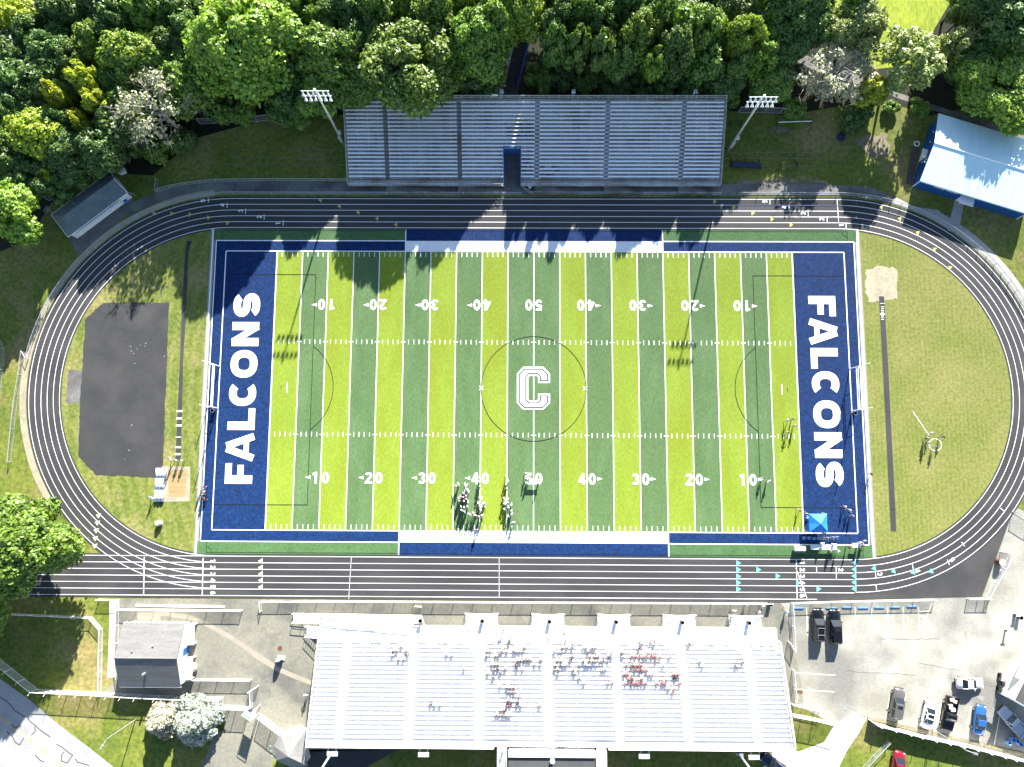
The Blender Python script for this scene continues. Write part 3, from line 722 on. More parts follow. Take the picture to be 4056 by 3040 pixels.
def trunk_mesh(seed, L, H0, r, mats, n_limbs=7, twigs=0, R=1):
    """trunk from ground z=-H0 up into the crown, limbs reaching lobes"""
    rg = random.Random(seed); mb = MB()
    top = Vector((rg.uniform(-.2, .2), rg.uniform(-.2, .2), max(l[2] for l in L)*.55))
    mid = Vector((0, 0, -H0*.1))
    mb.tube((0, 0, -H0), (0, 0, -H0+.5), r*1.5, r*1.05, 8, cap=False); mb.tube((0, 0, -H0+.5), mid, r*1.05, r*.8, 8, cap=False); mb.tube(mid, top, r*.8, r*.35, 7)
    ids = list(range(len(L))); rg.shuffle(ids)
    for i in ids[:n_limbs]:
        c = Vector(L[i][:3]); s0 = mid.lerp(top, rg.uniform(0, .8)); m = s0.lerp(c, .5)+Vector((rg.uniform(-.3, .3), rg.uniform(-.3, .3), .2))
        mb.tube(s0, m, r*.42, r*.28, 5, cap=False); mb.tube(m, c, r*.28, r*.10, 5)
        for k in range(twigs):
            e = c+Vector((rg.gauss(0, 1), rg.gauss(0, 1), rg.gauss(.1, .6)))*L[i][3]*.9
            b0 = m.lerp(c, rg.uniform(.2, 1)); mm = b0.lerp(e, .5)+Vector((rg.uniform(-.2, .2), rg.uniform(-.2, .2), .15))
            mb.tube(b0, mm, r*.14, r*.09, 4, cap=False); mb.tube(mm, e, r*.09, r*.03, 4)
            for q in range(3):
                e2 = e+Vector((rg.gauss(0, .5), rg.gauss(0, .5), rg.gauss(0, .4)))*L[i][3]*.6
                mb.tube(mm.lerp(e, rg.random()), e2, r*.06, r*.02, 3)
    return mb.mesh('trunk', mats, True)
PROTO = {}
def proto(key, R, H, H0, lobes, n, leaf, tr, seeds, **kw):
    tw = kw.pop('twigs', 0); bm = kw.pop('bark', m_bark); nl = kw.pop('limbs', 7)
    PROTO[key] = []
    for sd in seeds:
        me, L = crown(sd, R, H, lobes, n, leaf, **kw)
        PROTO[key].append((me, trunk_mesh(sd, L, H0, tr, bm, nl, tw, R), R, H, H0))
proto('big', 6.0, 9.5, 5.0, 30, 22000, .27, .34, (1, 2, 3), lr=(.24, .46))
proto('mid', 4.2, 7.5, 4.5, 20, 12500, .25, .24, (11, 12, 13, 14, 15), lr=(.30, .56))
proto('open', 4.2, 7.5, 5.0, 20, 7500, .25, .22, (21, 22), lr=(.24, .40), open_=.42, twigs=2)
proto('small', 2.6, 4.5, 2.5, 11, 3400, .28, .14, (31, 32, 33), lr=(.32, .52))
proto('bush', 2.6, 3.0, 0.6, 10, 3400, .27, .10, (41, 42, 43), lr=(.32, .55), bottom=.1, limbs=4)
proto('sparse', 6.0, 8.5, 6.0, 26, 3000, .25, .30, (51, 52), lr=(.20, .36), open_=.50, twigs=5, bark=m_barkp, limbs=18, inner=.5)
proto('spruce', 4.2, 7.5, .8, 30, 14000, .24, .22, (61, 62), lr=(.30, .42), shape='cone', inner=.05)
TREES = []
def tree(c, x, y, r, kind, colour, top, label=None, zone=None, name=None, var=None, cat=None):
    """crown centre seen at crop pixel (x, y); r = apparent radius in crop pixels; top = height of the tree in metres"""
    pl = PROTO[kind]; pm = pl[(len(TREES) if var is None else var) % len(pl)]
    crn, trk, R, H, H0 = pm
    zc = top*.62
    q = g(c, x, y, zc)
    e = g(c, x+r, y, zc); rad = (e-q).length
    k = rad/R
    hc = top-H0*(top/(H+H0)); kz = top/(H+H0)
    nm = name or ('shrub' if kind == 'bush' else 'tree')
    t = thing(nm, label, cat or ('shrub' if kind == 'bush' else 'tree'), (q.x, q.y, 0), random.uniform(0, 6.28))
    sx_ = random.uniform(.86, 1.10); sy_ = random.uniform(.86, 1.10)
    for part, me in (('trunk', trk), ('crown', crn)):
        o = link(part, me, t); o.location = (0, 0, H0*kz); o.scale = (k*sx_, k*sy_, kz)
        if part == 'crown':
            if not me.materials: me.materials.append(LEAF[colour])
            o.material_slots[0].link = 'OBJECT'; o.material_slots[0].material = LEAF[colour]
    TREES.append((t, zone, colour, kind))
    return t
B, Mg, D, Yg, Po, Wg = 'bright green', 'mid green', 'dark green', 'yellow green', 'pale olive', 'whitish grey'
# single trees one can point to
tree('K2', -60, 290, 330, 'big', B, 20.5, 'very large bright green broadleaf tree with a lumpy crown above the hip roofed shed lawn')
tree('K2', 1010, 400, 285, 'big', Mg, 16.5, 'large mid green tree hanging over the back rail of the far grandstand')
tree('K2', 470, 350, 190, 'mid', Mg, 15, 'round mid green tree behind the left floodlight mast')
tree('K3', 90, 60, 190, 'big', B, 16, 'bright green tree whose crown hides the top of the wooden stairway')
tree('K1', 1010, 690, 290, 'sparse', Wg, 16, 'sparse whitish tree with bare twigs above the left hand lawn', name='tree')
tree('K1', 890, 400, 195, 'mid', B, 15, 'bright green tree just behind the sparse whitish tree on the left')
tree('K1', 265, 870, 165, 'mid', Yg, 13, 'big round yellow green tree behind the hip roofed shed')
tree('K1', 590, 540, 110, 'small', Yg, 14, 'narrow yellow green tree left of the sparse whitish tree, upper of two')
tree('K1', 655, 690, 92, 'small', Yg, 13, 'narrow yellow green tree left of the sparse whitish tree, lower of two')
tree('K1', 400, 640, 72, 'small', Yg, 14, 'small yellow green treetop among dark woods on the left')
tree('K1', 560, 815, 70, 'small', Yg, 12, 'small yellow green treetop between the whitish tree and the round yellow one')
tree('K1', 130, 150, 150, 'open', Yg, 13, 'light yellow green tree beside the pale road in the top left corner')
tree('K1', 45, 1360, 165, 'mid', B, 13, 'fresh green tree at the left edge below the woods')
tree('K1', 310, 1130, 62, 'small', Yg, 9, 'small yellow green tree right behind the hip roofed shed')
tree('K4', 510, 460, 270, 'sparse', Wg, 10.5, 'sparse whitish tree with bare limbs right of the right floodlight mast')
tree('K4', 960, 380, 200, 'open', Po, 12.5, 'wide pale olive tree below the sunlit meadow')
tree('K4', 1250, 310, 130, 'open', Po, 11, 'pale grey olive tree right of the sunlit meadow')
tree('K4', 640, 190, 165, 'mid', Po, 13, 'soft pale green tree left of the sunlit meadow')
tree('K4', 745, 590, 100, 'small', Yg, 8, 'yellow green tree at the foot of the right sparse whitish tree')
tree('K4', 1580, 545, 280, 'big', B, 10.5, 'large bright green tree standing over the blue building')
tree('L1', 140, 265, 315, 'big', Mg, 14.5, 'large mid green tree over the left end of the home straight')
tree('L1', 985, 1385, 135, 'spruce', 'tan tinged', 6.5, 'silvery spruce with tan tinge, left of the pair by the road', name='spruce_tree')
tree('L1', 1195, 1400, 165, 'spruce', 'silvery blue', 7.5, 'pale silvery blue spruce, right of the pair by the gate', name='spruce_tree')
# the woods
for c, lst, zone in (
 ('K1', [(430,80,140,'mid',D,15),(680,50,130,'mid',D,15),(640,290,115,'mid',Mg,14),(390,370,130,'mid',D,14),(960,110,140,'mid',Mg,16),(1150,110,130,'open',D,15),(300,560,130,'mid',D,13),(120,560,120,'mid',D,13),(120,740,130,'mid',D,12),(470,980,130,'mid',D,11),(650,960,120,'mid',D,11),
         (230,1150,110,'mid',D,10),(60,960,110,'mid',Mg,12),(1190,560,135,'mid',Mg,14),(1390,420,110,'open',D,13),(520,430,90,'mid',D,14),(760,820,110,'mid',D,11),(1130,330,110,'mid',D,14),(800,180,110,'mid',D,15),(1230,250,90,'mid',D,15),(250,250,100,'mid',D,13),(420,820,90,'mid',D,12),(480,1130,80,'small',D,8),(380,1230,80,'small',D,7),(620,1080,75,'small',D,7),(130,1060,90,'mid',D,11),(480,600,70,'mid',D,12),(780,560,80,'mid',D,12)], 'top left woods'),
 ('K1', [(850,900,100,'bush',Mg,4),(1010,950,95,'bush',Mg,4.5),(1160,900,80,'bush',D,4),(740,1000,80,'bush',D,4),(1330,640,90,'bush',D,5),(1440,700,90,'bush',Mg,5),(1540,690,90,'bush',Mg,5)], 'hedge above the left lawn'),
 ('K2', [(640,60,120,'mid',D,15),(350,80,110,'mid',Mg,15),(840,90,130,'mid',Mg,16),(1000,40,115,'mid',B,16),(1180,130,130,'mid',Mg,17),(1430,290,170,'mid',Mg,17),(1560,40,120,'mid',B,16),(700,300,110,'mid',D,13),(640,560,115,'mid',Mg,10),(440,620,130,'mid',Mg,11),(210,660,110,'mid',D,10),(1500,470,110,'mid',D,9),(1360,70,100,'mid',Mg,15),(820,230,90,'mid',D,14),(1560,190,100,'mid',Mg,17),(500,160,90,'mid',D,14),(1330,470,90,'mid',Mg,9),(300,740,70,'small',Mg,5),(170,730,70,'small',Mg,5)], 'woods left of the stairway'),
 ('K3', [(370,150,110,'mid',D,15.8),(490,130,95,'mid',Mg,15.8),(620,170,110,'open',D,15.8),(760,70,115,'mid',D,15.8),(860,250,100,'mid',Mg,15.8),(1150,200,130,'open',Mg,15.8),(1270,240,130,'mid',Mg,15.8),(1530,270,105,'mid',B,16),(1620,390,100,'open',Mg,13),(1400,520,100,'mid',D,8),(1100,330,105,'mid',D,15.8),(950,430,95,'small',Mg,13),(1010,140,90,'open',D,15.8),(320,300,95,'small',D,15.8),(470,330,90,'small',D,15.8),(620,350,95,'small',D,15.8),(750,400,90,'small',D,13),(540,40,100,'mid',D,15.8),(380,20,95,'mid',D,15.8),(1290,420,95,'small',D,13),(1500,420,90,'small',D,13),(1040,530,80,'small',D,6),(1200,520,85,'small',D,6)], 'thicket right of the stairway'),
 ('K3', [(230,490,80,'bush',Mg,4),(380,490,85,'bush',D,4),(520,500,75,'bush',Mg,4),(660,520,85,'bush',D,4),(800,510,90,'bush',D,4),(920,560,75,'bush',D,3.5),(720,590,70,'bush',D,3),(1200,600,70,'bush',D,3),(1330,620,70,'bush',D,3),(860,400,60,'bush',Mg,4.5),(270,390,70,'bush',D,5),(1450,620,65,'bush',Mg,3)], 'row behind the far grandstand'),
 ('K4', [(140,70,150,'mid',D,15),(280,40,140,'mid',D,14),(60,250,110,'mid',Mg,11),(190,330,100,'mid',D,10),(80,520,110,'mid',Mg,8),(330,200,110,'mid',D,11),(1450,190,120,'open',Po,12),(1620,150,170,'mid',D,15),(1380,50,110,'mid',D,14),(1500,20,110,'mid',D,15),(620,40,90,'mid',B,14),(250,690,65,'bush',Mg,3),(700,690,70,'bush',D,3),(620,760,70,'bush',D,2.6),(870,690,50,'bush',Mg,1.8),(1060,690,55,'bush',Mg,1.8),(1380,420,90,'mid',D,10),(1700,330,90,'mid',D,12)], 'top right woods'),
):
    for x, y, r, kind, col, top in lst: tree(c, x, y, r*(1.16 if kind in ('mid', 'open') else 1.0), kind, col, top, zone=zone)
# fill the gaps between the crowns so that the woods close up as in the photograph
rg_ = random.Random(5)
def near(q): return min(((t.location.x-q.x)**2+(t.location.y-q.y)**2)**.5 for t, *_ in TREES)
for (x0, x1, y0, y1, zone) in ((-20, 420, 0, 330, 'top left woods'), (430, 1050, -10, 175, 'woods left of the stairway'), (1205, 1700, -10, 170, 'thicket right of the stairway'), (1690, 1790, 0, 120, 'top right woods'), (2080, 2230, 0, 110, 'top right woods')):
    for yy in range(y0, y1, 34):
        for xx in range(x0, x1, 34):
            if x0 < 0 and (yy > 360-.30*xx or (xx < 45 and 110 < yy < 200)): continue
            q = g('O', xx, yy, 5.5)
            if near(q) > 3.1: tree('O', xx+rg_.uniform(-6, 6), yy+rg_.uniform(-6, 6), rg_.uniform(38, 52), 'mid', rg_.choice((D, D, Mg)), rg_.uniform(9, 12), zone=zone)
tree('O', -150, 1290, 130, 'big', Mg, 15, 'tree just outside the left edge that shades the road')
groups = {}
for t, zone, colour, kind in TREES:
    if zone: groups.setdefault((zone, colour, 'shrub' if kind == 'bush' else 'tree'), []).append(t)
for (zone, colour, kd), ls in groups.items():
    ls.sort(key=lambda t: t.location.x)
    for i, t in enumerate(ls):
        what = {'shrub': 'low %s shrub', 'tree': '%s tree'}[kd] % colour
        t['label'] = ('only %s in the %s' % (what, zone)) if len(ls) == 1 else '%s %s from left in the %s' % (ORD[i] if i < len(ORD) else str(i+1)+'th', what, zone)
        t['group'] = 'trees in the '+zone if kd == 'tree' else 'shrubs in the '+zone
# ------------------------------------------------------------------ grandstands
def rail(mb, pts, h=1.05, sp=1.9, r=.035, mid=True):
    """pipe railing along 3D points: posts and two rails"""
    up = Vector((0, 0, h))
    for a, b in zip(pts, pts[1:]):
        a, b = Vector(a), Vector(b); L = (b-a).length; n = max(1, round(L/sp))
        for i in range(n+1):
            q = a.lerp(b, i/n); mb.tube(q, q+up, r, n=4)
        mb.tube(a+up, b+up, r*1.2, n=4)
        if mid: mb.tube(a+up*.5, b+up*.5, r*.8, n=4)
def meshpanel(mb, pts, h, z0=0.0):
    for a, b in zip(pts, pts[1:]):
        a, b = Vector(a), Vector(b)
        mb.add([a+Vector((0,0,z0)), b+Vector((0,0,z0)), b+Vector((0,0,h)), a+Vector((0,0,h))], [(0,1,2,3)])
# --- near grandstand: 22 rows facing the field (+y), rising away from it
HX = [(-35.4,-31.35),(-30.05,-20.35),(-19.0,-9.3),(-7.9,1.75),(3.15,12.95),(14.25,23.75),(25.05,34.6),(35.85,40.35)]
HX0, HX1 = -35.5, 40.45
HY0, HP, HZ0, HR_, HN = -41.85, .64, 1.12, .21, 22
def hrow(i): return HY0-HP*i, HZ0+HR_*i
hs = thing('grandstand', 'bright white near grandstand with spectators facing the field', 'grandstand', (0, 0, 0))
mb = MB()
for i in range(HN):
    y, z = hrow(i)
    mb.box(((HX0+HX1)/2, y-HP/2+.045, z-.03), (HX1-HX0, HP-.10, .05), mi=0)
yb, zb = hrow(HN)
mb.box(((HX0+HX1)/2, yb-.55, zb-.03), (HX1-HX0, 1.15, .06))
mb.build('tread_deck', m_hdeck, hs)
mb = MB()
for i in range(HN):
    y, z = hrow(i); mb.box(((HX0+HX1)/2, y-HP+.03, z-.09), (HX1-HX0, .22, .03)); mb.box(((HX0+HX1)/2, y-HP-.02, z+.04), (HX1-HX0, .015, .24))
mb.build('gap_shade_strip', m_steel, hs)  # added strips draw the grey shade line between rows and stop light leaks
for i in range(HN):
    y, z = hrow(i); mb = MB()
    for k, (a, b) in enumerate(HX):
        sg = [(a, b)]
        if i < 2 and k not in (0,):
            L = b-a; sg = [(a, a+L*.16), (a+L*.33, a+L*.5), (a+L*.66, a+L*.8)] if i == 0 else [(a, a+L*.42), (a+L*.55, a+L*.9)]
        for u0, u1 in sg:
            mb.box(((u0+u1)/2, y-.43, z+.42), (u1-u0, .26, .045))
            for q in range(int((u1-u0)/1.8)+1): mb.box((u0+.15+q*1.8 if u0+.15+q*1.8 < u1 else u1-.1, y-.42, z+.2), (.05, .2, .39))
    mb.build('bench_row', m_hseat, hs)
for (a, b) in zip(HX, HX[1:]):
    mb = MB(); x0, x1 = a[1]+.15, b[0]-.15
    for i in range(HN):
        y, z = hrow(i); mb.box(((x0+x1)/2, y-.18, z+.07), (x1-x0, .34, .09)); mb.box(((x0+x1)/2, y-HP/2, z+.01), (x1-x0, HP-.012, .02))
    xm = (x0+x1)/2+.1
    for i in range(3, HN-1, 3):
        y, z = hrow(i); y2, z2 = hrow(i+2)
        mb.tube((xm, y, z), (xm, y, z+.85), .03, n=4); mb.tube((xm, y2, z2), (xm, y2, z2+.85), .03, n=4); mb.tube((xm, y, z+.85), (xm, y2, z2+.85), .03, n=4)
    mb.build('aisle_steps', m_hseat, hs)
mb = MB()      # front cross walk and its landings
DX1 = 39.85
mb.box(((-35.5+DX1)/2, -40.78, .97), (DX1+35.5, 2.0, .1)); mb.box((-31, -38.95, .93), (9.5, 1.3, .1))
mb.build('front_walk', m_hseat, hs)
STX = [x for x in (-8.65, 2.45, 13.45, 24.35, 35.35)]
mb = MB(); pr = [(-19.0, -39.72, 1.0)]
xs = [-18.0]+[q for s in STX for q in (s-1.2, s+1.2)]+[DX1]
for a, b in zip(xs[0::2], xs[1::2]): rail(mb, [(a, -39.75, 1.0), (b, -39.75, 1.0)], 1.05)
for a, b in zip(HX[2:], HX[3:]): pass
for a, b in HX: rail(mb, [(a, -41.72, 1.0), (b, -41.72, 1.0)], .95, 2.2, .025)
mb.build('front_railing', m_wsteel, hs)
for s in STX:
    mb = MB()
    mb.box((s, -38.85, .95), (2.1, 1.9, .1))
    for e in (-1, 1):
        for q in range(5): mb.box((s+e*(1.2+q*.33), -38.85, .80-.19*q), (.30, 1.75, .05))
        for yy in (-37.95, -39.78): mb.tube((s+e*1.05, yy, .95), (s+e*2.75, yy, .05), .05, n=4); mb.tube((s+e*1.05, yy, 1.95), (s+e*2.75, yy, .98), .045, n=4); mb.tube((s+e*2.75, yy, .05), (s+e*2.75, yy, .98), .04, n=4)
        for yy in (-37.95, -39.78): mb.tube((s+e*1.05, yy, 1.45), (s+e*2.75, yy, .5), .03, n=4)
        for q in range(9):
            for yy in (-37.95, -39.78): mb.tube((s+e*(1.05+q*.2), yy, .95-q*.105), (s+e*(1.05+q*.2), yy, 1.95-q*.114), .014, n=3)
    rail(mb, [(s-1.05, -37.92, 1.0), (s+1.05, -37.92, 1.0)], 1.0, .26, .022)
    mb.build('front_stairs', m_hseat, hs)
mb = MB()      # long ramp at the left end
mb.add([(-40.3,-38.15,.06),(-40.3,-39.5,.06),(-18.7,-39.5,1.0),(-18.7,-38.15,1.0),(-40.3,-38.15,.0),(-40.3,-39.5,.0),(-18.7,-39.5,.9),(-18.7,-38.15,.9)], [(0,1,2,3),(7,6,5,4),(0,4,5,1),(1,5,6,2),(2,6,7,3),(3,7,4,0)])
rail(mb, [(-40.3,-38.1,.06),(-18.6,-38.1,1.0)], 1.05, 1.7, .05); rail(mb, [(-40.3,-39.55,.06),(-20,-39.55,.95)], 1.05, 1.7, .05)
rail(mb, [(-18.6,-38.1,1.0),(-18.0,-39.7,1.0)], 1.05, 1, .05)
for q in range(8): mb.box((-35.75-.30*q, -41.0, .80-.11*q), (.28, 1.6, .05))
rail(mb, [(-35.5,-40.2,1.0),(-38.1,-40.2,0)], 1.05, .5, .04); rail(mb, [(-35.5,-41.8,1.0),(-38.1,-41.8,0)], 1.05, .5, .04); 
rail(mb, [(-35.4,-39.75,1.0),(-19,-39.75,1.0)], 1.05, 1.8, .045)
mb.build('ramp', m_hseat, hs)
mb = MB()
yB = yb-1.1
for x in (HX0, HX1):
    pts = [(x, HY0, HZ0), (x, yb, zb), (x, yB, zb)]
    rail(mb, pts, 1.15, 1.95, .045)
rail(mb, [(HX0, yB, zb), (-6.3, yB, zb)], 1.15, 1.85, .045); rail(mb, [(11.6, yB, zb), (HX1, yB, zb)], 1.15, 1.85, .045)
mb.tube((HX0, yB-.02, zb+.05), (HX1, yB-.02, zb+.05), .05, n=4)
rail(mb, [(DX1, -39.75, 1.0), (DX1, -41.7, 1.0)], 1.1, 1, .04)
mb.build('perimeter_railing', m_wsteel, hs)
mb = MB()
for x in (HX0, HX1): meshpanel(mb, [(x+.02, HY0, HZ0), (x+.02, yb, zb), (x+.02, yB, zb)], 1.1)
meshpanel(mb, [(HX0, yB-.02, zb), (-6.3, yB-.02, zb)], 1.1); meshpanel(mb, [(11.6, yB-.02, zb), (HX1, yB-.02, zb)], 1.1)
mb.build('railing_mesh', m_chainw, hs)
mb = MB()      # steel below
for x in np.linspace(HX0+.3, HX1-.3, 14):
    for i in (1, 7, 13, 19, 21):
        y, z = hrow(i); mb.box((x, y-.3, (z-.2)/2), (.16, .16, z-.2))
    y0, z0 = hrow(0); y1, z1 = hrow(21)
    mb.tube((x, y0, z0-.2), (x, y1, z1-.2), .09, n=4)
mb.box(((HX0+HX1)/2, yB+.05, zb-.16), (HX1-HX0, .06, .2))
mb.build('steel_frame', m_steel, hs)
for x in (-31.5, -17.2, 17.3, 34.4):
    mb = MB(); 
    mb.tube((x-.6, yB, zb+.9), (x-.75, yB-1.2, zb+.2), .035, n=4); mb.tube((x+.6, yB, zb+.9), (x+.55, yB-1.2, zb+.2), .035, n=4)
    mb.box((x-.1, yB-1.3, zb+.12), (1.7, .7, .10))
    mb.build('bracket_panel', m_wsteel, hs)
# --- far grandstand: 20 rows facing the field (-y), rising towards the woods
FX = [(-33.0,-26.5),(-25.7,-13.6),(-12.8,0.05),(0.85,12.3),(13.1,25.5),(26.35,32.8)]
FX0, FX1 = -33.1, 32.95
FY0, FP, FZ0, FR_, FN = 37.35, .606, 1.15, .235, 20
VX0, VX1, VR = -5.45, -2.4, 8
fs = thing('grandstand', 'weathered aluminium far grandstand in tree shade with rusty patches', 'grandstand', (0, 0, 0))
def frow(i): return FY0+FP*i, FZ0+FR_*i
deck, seatb = MB(), None
def spans(i):
    return [(FX0, VX0), (VX1, FX1)] if i < VR else [(FX0, FX1)]
for i in range(FN):
    y, z = frow(i)
    for a, b in spans(i):
        deck.box(((a+b)/2, y+FP/2-.03, z-.03), (b-a, FP-.08, .05)); deck.box(((a+b)/2, y+FP-.04, z+.09), (b-a, .02, .15))
y, z = frow(FN); deck.box(((FX0+FX1)/2, y+.2, z-.03), (FX1-FX0, .5, .06))
for a, b in spans(0): deck.box(((a+b)/2, FY0-.6, FZ0-.25), (b-a, 1.15, .06))
deck.build('tread_deck', m_alud, fs)
mb = MB()
for x0, x1, i0, i1 in ((-5.4, .0, 11, 15), (-2.3, .1, 1, 8), (1.0, 4.9, 1, 4)):
    for i in range(i0, i1):
        y, z = frow(i)
        for k in range(int((x1-x0)/.5)):
            if random.random() < .75: mb.box((x0+.25+k*.5+random.uniform(-.1, .1), y+FP*random.uniform(.3, .5), z+.006), (random.uniform(.25, .6), random.uniform(.12, .3), .008))
mb.build('rust_patches', m_rust, fs)
for i in range(FN):
    y, z = frow(i); mb = MB()
    for a, b in FX:
        for u0, u1 in ([(a, b)] if i >= VR or not (a < VX0 < b) else [(a, VX0-.05), (VX1+.05, b)]):
            mb.box(((u0+u1)/2, y+.38, z+.42), (u1-u0, .26, .05))
            for q in range(int((u1-u0)/1.8)+1): mb.box((min(u0+.15+q*1.8, u1-.1), y+.38, z+.2), (.05, .2, .39))
    mb.build('bench_row', m_alu, fs)
for a, b in zip(FX, FX[1:]):
    mb = MB(); x0, x1 = a[1]+.06, b[0]-.06
    for i in range(FN):
        y, z = frow(i); mb.box(((x0+x1)/2, y+.16, z+.06), (x1-x0, .28, .1))
    mb.build('aisle_steps', m_path if x0 < 0 and x0 > -30 else m_steel, fs)
mb = MB()
yB2, zB2 = frow(FN); yB2 += .42
rail(mb, [(FX0, FY0-1.1, FZ0-.2), (FX0, yB2, zB2), (FX1, yB2, zB2), (FX1, FY0-1.1, FZ0-.2)], 1.3, 1.68, .035)
xs = [FX0, -26.4, -24.9, -13.5, -12.2, VX0, VX1, 0.1, 1.4, 12.4, 13.9, 25.6, 27.0, FX1]
for a, b in zip(xs[0::2], xs[1::2]): rail(mb, [(a, FY0-1.15, FZ0-.2), (b, FY0-1.15, FZ0-.2)], 1.05, 1.7, .03)
mb.build('perimeter_railing', m_steel, fs)
mb = MB(); meshpanel(mb, [(FX0, FY0-1.1, FZ0-.2), (FX0, yB2+.01, zB2), (FX1, yB2+.01, zB2), (FX1, FY0-1.1, FZ0-.2)], 1.25); mb.build('railing_mesh', m_chain, fs)
mb = MB()
zv = frow(VR)[1]
rail(mb, [(VX0, FY0-1.1, FZ0-.2), (VX0, frow(VR)[0], zv), (VX1, frow(VR)[0], zv), (VX1, FY0-1.1, FZ0-.2)], 1.0, 1.2, .05)
mb.build('tunnel_railing', m_bluepaint, fs)
mb = MB()
for x in (VX0, VX1): mb.add([(x, FY0-1.1, 0), (x, frow(VR)[0], 0), (x, frow(VR)[0], zv), (x, FY0-1.1, FZ0-.2)], [(0,1,2,3)])
mb.box(((VX0+VX1)/2, frow(VR)[0]+.4, zv/2-.15), (VX1-VX0, .05, zv-.3)); mb.build('tunnel_wall', m_bluepaint, fs)
for x0, L in ((-26.4, 9.6), (-13.5, 7.9), (0.15, 7.7), (12.4, 7.0), (25.6, 6.1)):
    mb = MB(); yy0, yy1 = FY0-2.35, FY0-1.2; h = FZ0-.2
    mb.box((x0+.7, (yy0+yy1)/2, h-.04), (1.4, yy1-yy0, .08))
    mb.add([(x0+1.4, yy0, h), (x0+1.4, yy1, h), (x0+L, yy1, .05), (x0+L, yy0, .05), (x0+1.4, yy0, 0.02), (x0+L, yy0, .02)], [(0,3,2,1), (0,4,5,3)])
    rail(mb, [(x0, yy0, h), (x0+1.4, yy0, h), (x0+L, yy0, .05)], 1.0, 1.5, .035); rail(mb, [(x0+1.4, yy1, h), (x0+L, yy1, .05)], 1.0, 1.5, .03)
    mb.add([(x0, yy0-.01, 0), (x0+1.4, yy0-.01, 0), (x0+1.4, yy0-.01, h), (x0, yy0-.01, h)], [(0,1,2,3)])
    mb.build('entry_ramp', m_path, fs)
mb = MB()
for x in np.linspace(FX0+.2, FX1-.2, 12):
    if VX0-.3 < x < VX1+.3: continue
    for i in (1, 6, 12, 18): y, z = frow(i); mb.box((x, y+.3, (z-.2)/2), (.15, .15, z-.2))
    mb.tube((x, FY0, FZ0-.2), (x, yB2, zB2-.25), .08, n=4)
mb.build('steel_frame', m_steel, fs)
for x in (-28.3, -6.9):
    MB().box((x, yB2+.05, zB2+1.25), (.9, .06, .5)).build('small_sign', m_wsteel, fs)
for x in (-5.7, 6.5, 27.1):
    mb = MB(); mb.tube((x, yB2+.03, zB2-.5), (x+.02, yB2+.03, zB2+3.2), .05, n=5); mb.tube((x-.3, yB2+.03, zB2+3.1), (x+.35, yB2+.03, zB2+3.1), .03, n=4)
    for e in (-1, 1): mb.tube((x+e*.18, yB2, zB2+3.0), (x+e*.2, yB2-.45, zB2+2.75), .07, .2, n=8)
    p = mb.build('horn_speaker', m_steel); tag(p, ('grey horn speaker mast at the back rail, %s of the wooden stairway' % ('just left' if x < 0 else 'a little right' if x < 10 else 'far right')), 'loudspeaker', 'horn speakers behind the far grandstand')
# --- press box behind the near grandstand
pb = thing('press_box', 'grey roofed press box joined to the back of the near grandstand', 'building', (2.75, -63.9, 0))
mb = MB(); mb.box((0, 0, 3.3), (13.3, 13.0, 6.6)); mb.build('wall', m_wallw, pb)
MB().box((0, -.5, 6.66), (13.5, 12.4, .1)).build('roof', m_roofg, pb)
mb = MB(); mb.box((0, 6.2, 6.8), (13.5, .95, .42)); mb.build('parapet', m_wsteel, pb)
for e in (-1, 1):
    mb = MB(); mb.box((e*7.75, .4, 5.7), (1.5, 13.0, .12)); rail(mb, [(e*8.45, 6.6, 5.75), (e*8.45, -6.0, 5.75)], 1.1, 1.9, .05); rail(mb, [(e*7.05, 6.6, 5.75), (e*7.05, -6.0, 5.75)], 1.1, 1.9, .05)
    for yy in (-6, -2, 2, 6): mb.box((e*7.75, yy, 2.8), (.14, .14, 5.6))
    mb.build('catwalk', m_hseat, pb)
mb = MB(); mb.tube((.05, 5.4, 6.7), (.05, 5.4, 7.6), .25, .4, n=8); mb.build('roof_lamp', m_wsteel, pb)
for x in np.linspace(-5.4, 5.4, 6): MB().box((x, 6.52, 5.0), (1.5, .06, 1.2)).build('window', m_glass, pb)


